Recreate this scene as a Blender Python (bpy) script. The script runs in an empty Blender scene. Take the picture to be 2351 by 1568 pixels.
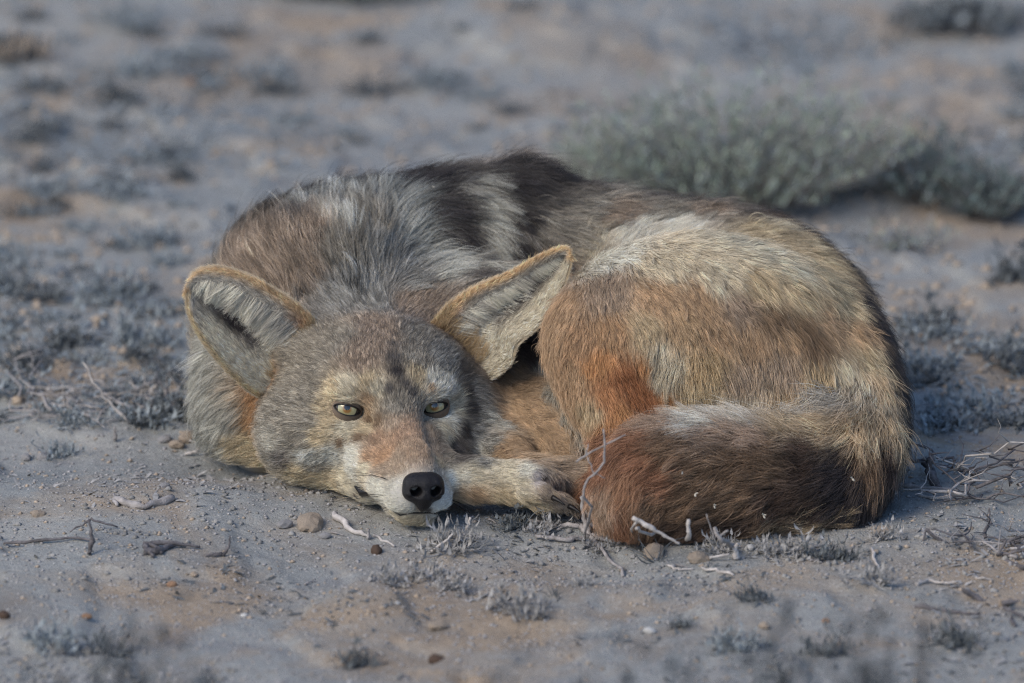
import bpy, bmesh, math, random
import numpy as np
from mathutils import Vector, Matrix
from mathutils.kdtree import KDTree

# ------------------------------------------------------------------ camera, sky, sun, exposure
scene = bpy.context.scene
COL = scene.collection
PITCH = math.radians(15.0)
DIST = 6.5
HALF = 0.06                                   # tangent of half the horizontal field
TARGET = np.array([0.0, 0.53, 0.0])
FWD = np.array([0.0, math.cos(PITCH), -math.sin(PITCH)])
UPV = np.array([0.0, math.sin(PITCH), math.cos(PITCH)])
CAMPOS = TARGET - FWD * DIST
cam_data = bpy.data.cameras.new('camera')
cam = bpy.data.objects.new('camera', cam_data)
COL.objects.link(cam)
cam.location = Vector(CAMPOS)
cam.rotation_euler = (math.pi / 2 - PITCH, 0, 0)
cam_data.sensor_width = 36
cam_data.lens = 18 / HALF
cam_data.clip_start = 0.1
cam_data.clip_end = 500
cam_data.dof.use_dof = True
cam_data.dof.focus_distance = 6.045
cam_data.dof.aperture_fstop = 5.2
scene.camera = cam

SUN_EL, SUN_AZ = 40.0, 228.0                  # azimuth clockwise from +y (away from the camera)
world = bpy.data.worlds.new('World'); scene.world = world
world.use_nodes = True
wn = world.node_tree.nodes; wl = world.node_tree.links
wn.clear()
sky = wn.new('ShaderNodeTexSky'); sky.sky_type = 'NISHITA'; sky.sun_disc = False
sky.sun_elevation = math.radians(SUN_EL); sky.sun_rotation = math.radians(SUN_AZ); sky.ozone_density = 4.0
bg = wn.new('ShaderNodeBackground'); bg.inputs['Strength'].default_value = 0.123
wo = wn.new('ShaderNodeOutputWorld')
wl.new(sky.outputs[0], bg.inputs[0]); wl.new(bg.outputs[0], wo.inputs[0])
sun_d = bpy.data.lights.new('sun', 'SUN'); sun = bpy.data.objects.new('sun', sun_d); COL.objects.link(sun)
sun_d.energy = 1.6; sun_d.angle = math.radians(30); sun_d.color = (1.0, 0.87, 0.68)
_az, _el = math.radians(SUN_AZ), math.radians(SUN_EL)
_sd = Vector((math.sin(_az) * math.cos(_el), math.cos(_az) * math.cos(_el), math.sin(_el)))
sun.rotation_euler = _sd.to_track_quat('Z', 'Y').to_euler()
scene.view_settings.view_transform = 'Standard'
scene.view_settings.look = 'None'
scene.view_settings.gamma = 1.0
scene.view_settings.exposure = 0.55
scene.view_settings.use_curve_mapping = False
scene.render.engine = 'CYCLES'
scene.cycles.max_bounces = 6
scene.cycles.diffuse_bounces = 4
scene.cycles.use_denoising = True
scene.cycles.denoising_prefilter = 'NONE'
scene.cycles.filter_width = 1.15

rng = np.random.default_rng(7)

# ------------------------------------------------------------------ helpers
def at(px, py, y):
    """World point on the plane of depth y that the photograph shows at (px, py) of 2351 x 1568."""
    d = FWD + np.array([(px - 1175.5) / 1175.5 * HALF, 0, 0]) + UPV * ((784 - py) / 1175.5 * HALF)
    return CAMPOS + d * ((y - CAMPOS[1]) / d[1])

def _hash(ix, iy, iz):
    h = (ix.astype(np.int64) * 374761393 + iy.astype(np.int64) * 668265263 + iz.astype(np.int64) * 2147483647 // 3) & 0xffffffff
    h = ((h ^ (h >> 13)) * 1274126177) & 0xffffffff
    h = ((h ^ (h >> 16)) * 2246822519) & 0xffffffff
    return ((h ^ (h >> 15)) & 0xffffff) / float(0xffffff)

def vnoise(p, s=1.0, seed=0):
    """Value noise in -1..1, p (n,3) in metres, s cycles per metre."""
    q = p * s + seed * 17.31
    i = np.floor(q); f = q - i; f = f * f * (3 - 2 * f)
    i = i.astype(np.int64); r = 0
    for a in (0, 1):
        for b in (0, 1):
            for c in (0, 1):
                w = (f[:, 0] if a else 1 - f[:, 0]) * (f[:, 1] if b else 1 - f[:, 1]) * (f[:, 2] if c else 1 - f[:, 2])
                r = r + w * _hash(i[:, 0] + a, i[:, 1] + b, i[:, 2] + c)
    return r * 2 - 1

def fbm(p, s, octaves=3, seed=0):
    r = 0; a = 1.0; t = 0
    for k in range(octaves):
        r = r + a * vnoise(p, s * 2 ** k, seed + k); t += a; a *= 0.5
    return r / t

def sstep(x, a, b):
    t = np.clip((x - a) / (b - a), 0, 1)
    return t * t * (3 - 2 * t)

def mesh_obj(name, verts, faces, mat=None, parent=None, smooth=True, colors=None):
    me = bpy.data.meshes.new(name)
    verts = np.asarray(verts, dtype=np.float32)
    if isinstance(faces, np.ndarray):
        n, k = faces.shape
        me.vertices.add(len(verts)); me.vertices.foreach_set('co', verts.ravel())
        me.loops.add(n * k); me.loops.foreach_set('vertex_index', faces.astype(np.int32).ravel())
        me.polygons.add(n); me.polygons.foreach_set('loop_start', np.arange(0, n * k, k, dtype=np.int32))
        me.update(calc_edges=True)
    else:
        me.from_pydata(verts.tolist(), [], faces)
        me.update()
    if smooth:
        me.polygons.foreach_set('use_smooth', np.ones(len(me.polygons), dtype=bool))
    if colors is not None:
        a = me.attributes.new('coat', 'FLOAT_COLOR', 'POINT')
        a.data.foreach_set('color', np.c_[colors, np.ones(len(colors))].astype(np.float32).ravel())
    o = bpy.data.objects.new(name, me); COL.objects.link(o)
    if mat: me.materials.append(mat)
    if parent: o.parent = parent
    return o

def tag(o, label=None, cat=None, group=None, kind=None):
    if label: o['label'] = label
    if cat: o['category'] = cat
    if group: o['group'] = group
    if kind: o['kind'] = kind
    return o

def material(name):
    m = bpy.data.materials.new(name); m.use_nodes = True
    nt = m.node_tree
    return m, nt, nt.nodes['Principled BSDF']

def simple_mat(name, col, rough=0.6, spec=0.5, bump=0, bscale=200, var=0.0, vscale=60):
    m, nt, b = material(name)
    b.inputs['Base Color'].default_value = (*col, 1); b.inputs['Roughness'].default_value = rough
    b.inputs['Specular IOR Level'].default_value = spec
    tc = nt.nodes.new('ShaderNodeTexCoord')
    if var:
        n = nt.nodes.new('ShaderNodeTexNoise'); n.inputs['Scale'].default_value = vscale; n.inputs['Detail'].default_value = 5
        nt.links.new(tc.outputs['Object'], n.inputs['Vector'])
        r = nt.nodes.new('ShaderNodeValToRGB'); r.color_ramp.elements[0].position = .3; r.color_ramp.elements[1].position = .7
        r.color_ramp.elements[0].color = (*[c * (1 - var) for c in col], 1); r.color_ramp.elements[1].color = (*[min(1, c * (1 + var)) for c in col], 1)
        nt.links.new(n.outputs[0], r.inputs[0]); nt.links.new(r.outputs[0], b.inputs['Base Color'])
    if bump:
        n = nt.nodes.new('ShaderNodeTexNoise'); n.inputs['Scale'].default_value = bscale; n.inputs['Detail'].default_value = 4
        nt.links.new(tc.outputs['Object'], n.inputs['Vector'])
        bp = nt.nodes.new('ShaderNodeBump'); bp.inputs['Strength'].default_value = bump; bp.inputs['Distance'].default_value = 0.002
        nt.links.new(n.outputs[0], bp.inputs['Height']); nt.links.new(bp.outputs[0], b.inputs['Normal'])
    return m

# ------------------------------------------------------------------ implicit surfaces
class Field:
    """Signed distance on a grid; shapes are blended in with a smooth minimum, or carved out."""
    def __init__(self, lo, hi, h):
        self.lo = np.array(lo, float); self.h = h
        self.n = np.ceil((np.array(hi) - self.lo) / h).astype(int) + 1
        self.f = np.full(self.n, 0.08, dtype=np.float32)
    def window(self, lo, hi):
        a = np.clip(np.floor((np.array(lo) - self.lo) / self.h).astype(int), 0, self.n - 1)
        b = np.clip(np.ceil((np.array(hi) - self.lo) / self.h).astype(int) + 1, 1, self.n)
        ax = [self.lo[k] + self.h * np.arange(a[k], b[k]) for k in range(3)]
        X, Y, Z = np.meshgrid(*ax, indexing='ij')
        return tuple(slice(a[k], b[k]) for k in range(3)), X, Y, Z
    def put(self, lo, hi, fn, k, carve=False, pad=0.03):
        sl, X, Y, Z = self.window(np.array(lo) - pad, np.array(hi) + pad)
        if X.size == 0: return
        d = fn(X, Y, Z).astype(np.float32)
        f = self.f[sl]
        if carve:
            e = -d
            hh = np.clip(0.5 - 0.5 * (f - e) / k, 0, 1)
            self.f[sl] = np.maximum(f, e) + k * hh * (1 - hh)
        else:
            hh = np.clip(0.5 + 0.5 * (f - d) / k, 0, 1)
            self.f[sl] = f + (d - f) * hh - k * hh * (1 - hh)
    def ball(self, c, r, k=0.01, carve=False):
        self.ell(c, (r, r, r), np.eye(3), k, carve)
    def ell(self, c, r, R=None, k=0.01, carve=False):
        """Ellipsoid; rows of R are its axes."""
        c = np.array(c, float); r = np.array(r, float); R = np.eye(3) if R is None else R
        ext = max(r)
        def fn(X, Y, Z):
            q = [R[i][0] * (X - c[0]) + R[i][1] * (Y - c[1]) + R[i][2] * (Z - c[2]) for i in range(3)]
            k0 = np.sqrt(sum((q[i] / r[i]) ** 2 for i in range(3))) + 1e-9
            k1 = np.sqrt(sum((q[i] / r[i] ** 2) ** 2 for i in range(3))) + 1e-9
            return k0 * (k0 - 1) / k1
        self.put(c - ext, c + ext, fn, k, carve)
    def limb(self, pts, k=0.01, carve=False):
        """Chain of round cones through (point, radius), joined as one shape first."""
        P = [np.array(p, float) for p, r in pts]; Rr = [r for p, r in pts]
        m = max(Rr)
        def fn(X, Y, Z):
            best = None
            for a, b, ra, rb in zip(P[:-1], P[1:], Rr[:-1], Rr[1:]):
                ab = b - a; L = ab.dot(ab) + 1e-12
                t = np.clip(((X - a[0]) * ab[0] + (Y - a[1]) * ab[1] + (Z - a[2]) * ab[2]) / L, 0, 1)
                d = np.sqrt((X - a[0] - t * ab[0]) ** 2 + (Y - a[1] - t * ab[1]) ** 2 + (Z - a[2] - t * ab[2]) ** 2) - (ra + (rb - ra) * t)
                if best is None: best = d
                else:
                    kk = 0.004 if m < 0.03 else 0.012
                    hh = np.clip(0.5 + 0.5 * (best - d) / kk, 0, 1); best = best + (d - best) * hh - kk * hh * (1 - hh)
            return best
        self.put(np.min(P, axis=0) - m, np.max(P, axis=0) + m, fn, k, carve)
    def merge(self, other, k):
        """Blend another field defined on the same grid."""
        f, d = self.f, other.f
        hh = np.clip(0.5 + 0.5 * (f - d) / k, 0, 1)
        self.f = f + (d - f) * hh - k * hh * (1 - hh)
    def sample(self, p):
        q = (p - self.lo) / self.h
        q = np.clip(q, 0, self.n - 1.001); i = np.floor(q).astype(int); f = q - i; r = 0
        for a in (0, 1):
            for b in (0, 1):
                for c in (0, 1):
                    w = (f[:, 0] if a else 1 - f[:, 0]) * (f[:, 1] if b else 1 - f[:, 1]) * (f[:, 2] if c else 1 - f[:, 2])
                    r = r + w * self.f[i[:, 0] + a, i[:, 1] + b, i[:, 2] + c]
        return r
    def mesh(self):
        """Surface nets."""
        f = self.f; s = f < 0
        nx, ny, nz = f.shape
        c = np.zeros((nx - 1, ny - 1, nz - 1), dtype=np.int8)
        for a in (0, 1):
            for b in (0, 1):
                for d in (0, 1):
                    c += s[a:nx - 1 + a, b:ny - 1 + b, d:nz - 1 + d]
        act = (c > 0) & (c < 8)
        I = np.argwhere(act)
        idx = np.full(act.shape, -1, dtype=np.int64); idx[act] = np.arange(len(I))
        corner = {}
        for a in (0, 1):
            for b in (0, 1):
                for d in (0, 1):
                    corner[a, b, d] = f[I[:, 0] + a, I[:, 1] + b, I[:, 2] + d]
        acc = np.zeros((len(I), 3)); cnt = np.zeros(len(I))
        for ax in range(3):
            for u in (0, 1):
                for w in (0, 1):
                    p0 = [0, 0, 0]; p0[(ax + 1) % 3] = u; p0[(ax + 2) % 3] = w
                    p1 = list(p0); p1[ax] = 1
                    v0, v1 = corner[tuple(p0)], corner[tuple(p1)]
                    m = (v0 < 0) != (v1 < 0)
                    t = np.where(m, v0 / np.where(m, v0 - v1, 1), 0)
                    q = np.tile(np.array(p0, float), (len(I), 1)); q[:, ax] = t
                    acc[m] += q[m]; cnt[m] += 1
        V = self.lo + self.h * (I + acc / cnt[:, None])
        F = []
        for ax in range(3):
            sl0 = [slice(1, -1)] * 3; sl1 = [slice(1, -1)] * 3
            sl0[ax] = slice(0, -1); sl1[ax] = slice(1, None)
            a, b = s[tuple(sl0)], s[tuple(sl1)]
            off = np.array([1, 1, 1]); off[ax] = 0
            for flip, m in ((False, a & ~b), (True, b & ~a)):
                E = np.argwhere(m) + off
                if not len(E): continue
                e1 = np.zeros(3, int); e1[(ax + 1) % 3] = 1
                e2 = np.zeros(3, int); e2[(ax + 2) % 3] = 1
                q = [E - e1 - e2, E - e2, E, E - e1]
                q = np.stack([idx[x[:, 0], x[:, 1], x[:, 2]] for x in q], axis=1)
                F.append(q[:, ::-1] if flip else q)
        F = np.concatenate(F)
        F = F[(F >= 0).all(axis=1)]
        return V, F
# ------------------------------------------------------------------ the coyote's body
PX = 0.000311                                  # metres per photo unit near the animal
HYAW, HROLL = math.radians(15), math.radians(2.5)
HO = at(903, 940, 0.092)                       # between the eyes
h_f = np.array([math.sin(HYAW), -math.cos(HYAW), 0.0])
h_r = np.array([math.cos(HYAW), math.sin(HYAW), 0.0])
h_u = np.array([0, 0, 1.0])
_c, _s = math.cos(HROLL), math.sin(HROLL)
h_r, h_u = h_r * _c - h_u * _s, h_u * _c + h_r * _s
HR = np.stack([h_r, h_f, h_u])
def hd(r, f, u):                               # head space in millimetres -> world
    return HO + (h_r * r + h_f * f + h_u * u) * 0.001
def hd_inv(p):
    return (p - HO) @ HR.T * 1000

def smooth_chain(pts, n=5):
    """Catmull-Rom through (point, radius) pairs."""
    a = np.array([[*p, r] for p, r in pts]); a = np.vstack([2 * a[0] - a[1], a, 2 * a[-1] - a[-2]])
    out = []
    for i in range(1, len(a) - 2):
        for k in range(n):
            t = k / n
            out.append(0.5 * (2 * a[i] + (a[i + 1] - a[i - 1]) * t + (2 * a[i - 1] - 5 * a[i] + 4 * a[i + 1] - a[i + 2]) * t * t
                              + (3 * a[i] - a[i - 1] - 3 * a[i + 1] + a[i + 2]) * t ** 3))
    out.append(a[-2])
    return [(q[:3], max(q[3], .0005)) for q in out]

TOES = [(1205, 1080, .036, 1228, 1092, .030, 21, 8, 26), (1205, 1128, .026, 1240, 1128, .022, 20, 26, 12),
        (1245, 1080, .046, 1268, 1104, .040, 20, 8, 26), (1230, 1150, .030, 1280, 1150, .028, 19, 24, 10), (1270, 1090, .056, 1302, 1120, .05, 18, 10, 24)]
def build_body(h=0.0021):
    lo, hi = (-0.27, -0.07, -0.012), (0.31, 0.46, 0.25)
    T = lambda px, py, y, r: (at(px, py, y), r * PX)
    # torso, one arc from the neck to the rump, and the mass below it that rests on the ground
    A = Field(lo, hi, h)
    K = 0.03
    A.limb(smooth_chain([T(690, 890, .25, 215), T(735, 762, .265, 258), T(800, 698, .30, 246), T(960, 655, .325, 226), T(1110, 628, .335, 212),
            T(1300, 652, .335, 206), T(1500, 680, .32, 200), T(1680, 702, .285, 199), T(1790, 785, .23, 200), T(1825, 905, .16, 182)], 3), K)
    low = [(800, .26, 190), (960, .30, 200), (1110, .33, 200), (1300, .33, 200), (1500, .31, 200), (1680, .27, 190), (1800, .2, 180)]
    A.limb([((at(px, 784, y)[0], y, 0.058), r * PX) for px, y, r in low], K)
    A.limb([((at(780, 784, .2)[0], .20, 0.055), .055), ((at(1000, 784, .2)[0], .22, 0.055), .06), ((at(1300, 784, .2)[0], .22, 0.055), .06),
            ((at(1600, 784, .2)[0], .2, 0.055), .055)], K)
    A.ball(at(1020, 800, .235), .055, K)
    A.ball(at(1190, 800, .222), .050, K)
    A.ball(at(1168, 464, .335), .0175, .016)
    A.ell(at(630, 925, .215), (.050, .05, .052), None, .02)
    # fold between the mane and the shoulder
    # foreleg behind the face
    B = Field(lo, hi, h)
    B.limb([T(1010, 830, .245, 130), T(1150, 880, .215, 125), T(1260, 970, .15, 90), T(1330, 1040, .095, 50)], .01)
    B.limb([T(1120, 975, .17, 85), T(1180, 1080, .085, 40), T(1290, 1095, .062, 38), T(1390, 1110, .055, 34)], .012)
    A.merge(B, .008)
    # thigh, shank and buttock
    C = Field(lo, hi, h)
    C.limb(smooth_chain([T(1815, 805, .17, 172), T(1700, 785, .14, 208), T(1570, 772, .125, 212), T(1460, 772, .115, 175), T(1402, 792, .10, 130)], 3), .02)
    C.limb([T(1392, 800, .10, 118), T(1405, 900, .085, 94), T(1440, 990, .07, 75), T(1520, 1060, .05, 55)], .02)
    C.ell(at(1700, 900, .115), (.075, .05, .055), None, .03)
    C.ell(at(1830, 960, .11), (.055, .045, .05), None, .03)
    C.limb([T(1560, 1040, .08, 60), T(1800, 1050, .09, 70)], .02)
    # hollow between shank and thigh
    C.limb([T(1475, 905, .028, 30), T(1510, 985, .028, 36)], .02, carve=True)
    A.merge(C, .007)
    # tail
    D = Field(lo, hi, h)
    D.limb(smooth_chain([T(1875, 780, .17, 125), T(1925, 870, .135, 112), T(1945, 975, .10, 106), T(1925, 1060, .06, 100), T(1850, 1082, .045, 86),
            T(1720, 1076, .030, 88), T(1590, 1070, .020, 88), T(1490, 1086, .012, 78), T(1440, 1136, .005, 48)], 5), .012)
    D.limb([((at(px, 784, y)[0], y, .020), r) for px, y, r in ((1900, .045, .022), (1720, .022, .024), (1590, .010, .024), (1480, .004, .022))], .02)
    A.merge(D, .007)
    # forward foreleg and paw, lying flat in front of the chest
    E = Field(lo, hi, h)
    E.limb([T(930, 1090, .075, 52), T(1080, 1102, .05, 47), T(1180, 1108, .042, 45), T(1225, 1115, .038, 48)], .008)
    E.ell(at(1222, 1105, .036), (.016, .012, .0135), None, .005)
    for q in TOES:
        E.limb([T(*q[:3], q[6] + 2), T(*q[3:6], q[6]), T(q[3] + q[7], q[4] + q[8], q[5] + .001, q[6] * .8)], .0012)
    A.merge(E, .005)
    # head
    H = Field(lo, hi, h)
    H.ell(hd(0, -62, 8), (.056, .062, .043), HR, .01)
    H.ell(hd(0, -28, 12), (.043, .040, .027), HR, .012)
    H.ell(hd(26, -52, 6), (.042, .048, .040), HR, .012)
    H.ell(hd(62, -44, -20), (.027, .034, .036), HR, .014)
    H.ell(hd(40, -10, -36), (.020, .024, .020), HR, .012)
    for s in (-1, 1):
        H.ell(hd(s * 41, -50, -24), (.036, .048, .040), HR, .016)
        H.ell(hd(s * 50, -62, -30), (.030, .036, .034), HR, .016)
        H.ell(hd(s * 25, -8, 13), (.019, .015, .0095), HR, .008)          # brow
        H.limb([(hd(s * 42, -28, -8), .017), (hd(s * 34, -8, -16), .0125), (hd(s * 22, 8, -20), .011)], .010)   # cheek bone
        H.ell(hd(s * 43, -95, 20), (.025, .025, .024), HR, .02)             # ear root
    H.limb([(hd(0, -20, 6), .024), (hd(0, 4, -3), .0175), (hd(0, 30, -14), .0135), (hd(0, 60, -21), .0120), (hd(0, 80, -27), .0115)], .010)
    for s in (-1, 1):
        H.limb([(hd(s * 20, -8, -25), .019), (hd(s * 16.5, 20, -32), .0185), (hd(s * 13, 50, -38), .0155), (hd(s * 9, 72, -41), .0135)], .010)
        H.limb([(hd(s * 28, -30, -46), .018), (hd(s * 18, 15, -53), .0115)], .012)
        H.ball(hd(s * 9.8, 79, -42.5), .0122, .006)
    H.limb([(hd(0, 10, -52), .013), (hd(-5, 50, -53), .0105), (hd(-5, 76, -54.5), .0088)], .006)
    H.limb([(hd(0, 10, -52), .013), (hd(5, 50, -53), .0105), (hd(5, 76, -54.5), .0088)], .006)
    # mouth line between upper lip and chin
    for s in (-1, 1):
        H.limb([(hd(s * 35, 18, -51), .0022), (hd(s * 27, 34, -54), .0024), (hd(s * 21, 60, -55), .0022), (hd(s * 14, 84, -54.5), .0020), (hd(0, 94, -54), .0020)], .003, carve=True)
        H.ell(hd(s * 29, 29, -51.5), (.0045, .006, .0032), HR, .003, carve=True)
    H.limb([(hd(0, 95, -38), .0014), (hd(0, 93, -54), .0016)], .002, carve=True)
    # eye openings
    for s in (-1, 1):
        H.ell(hd(s * EYE[0], EYE[1] + 7.0, EYE[2] + .3), (.0108, .009, .0068), HR, .0035, carve=True)
        H.limb([(hd(s * 21.5, 6.5, -3.5), .0022), (hd(s * 17.5, 11, -7), .0016)], .003, carve=True)
    A.merge(H, .016)
    return A
EYE = (32.0, -6.5, 0.0)                        # head space, millimetres
EYE_R = 10.5
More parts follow.
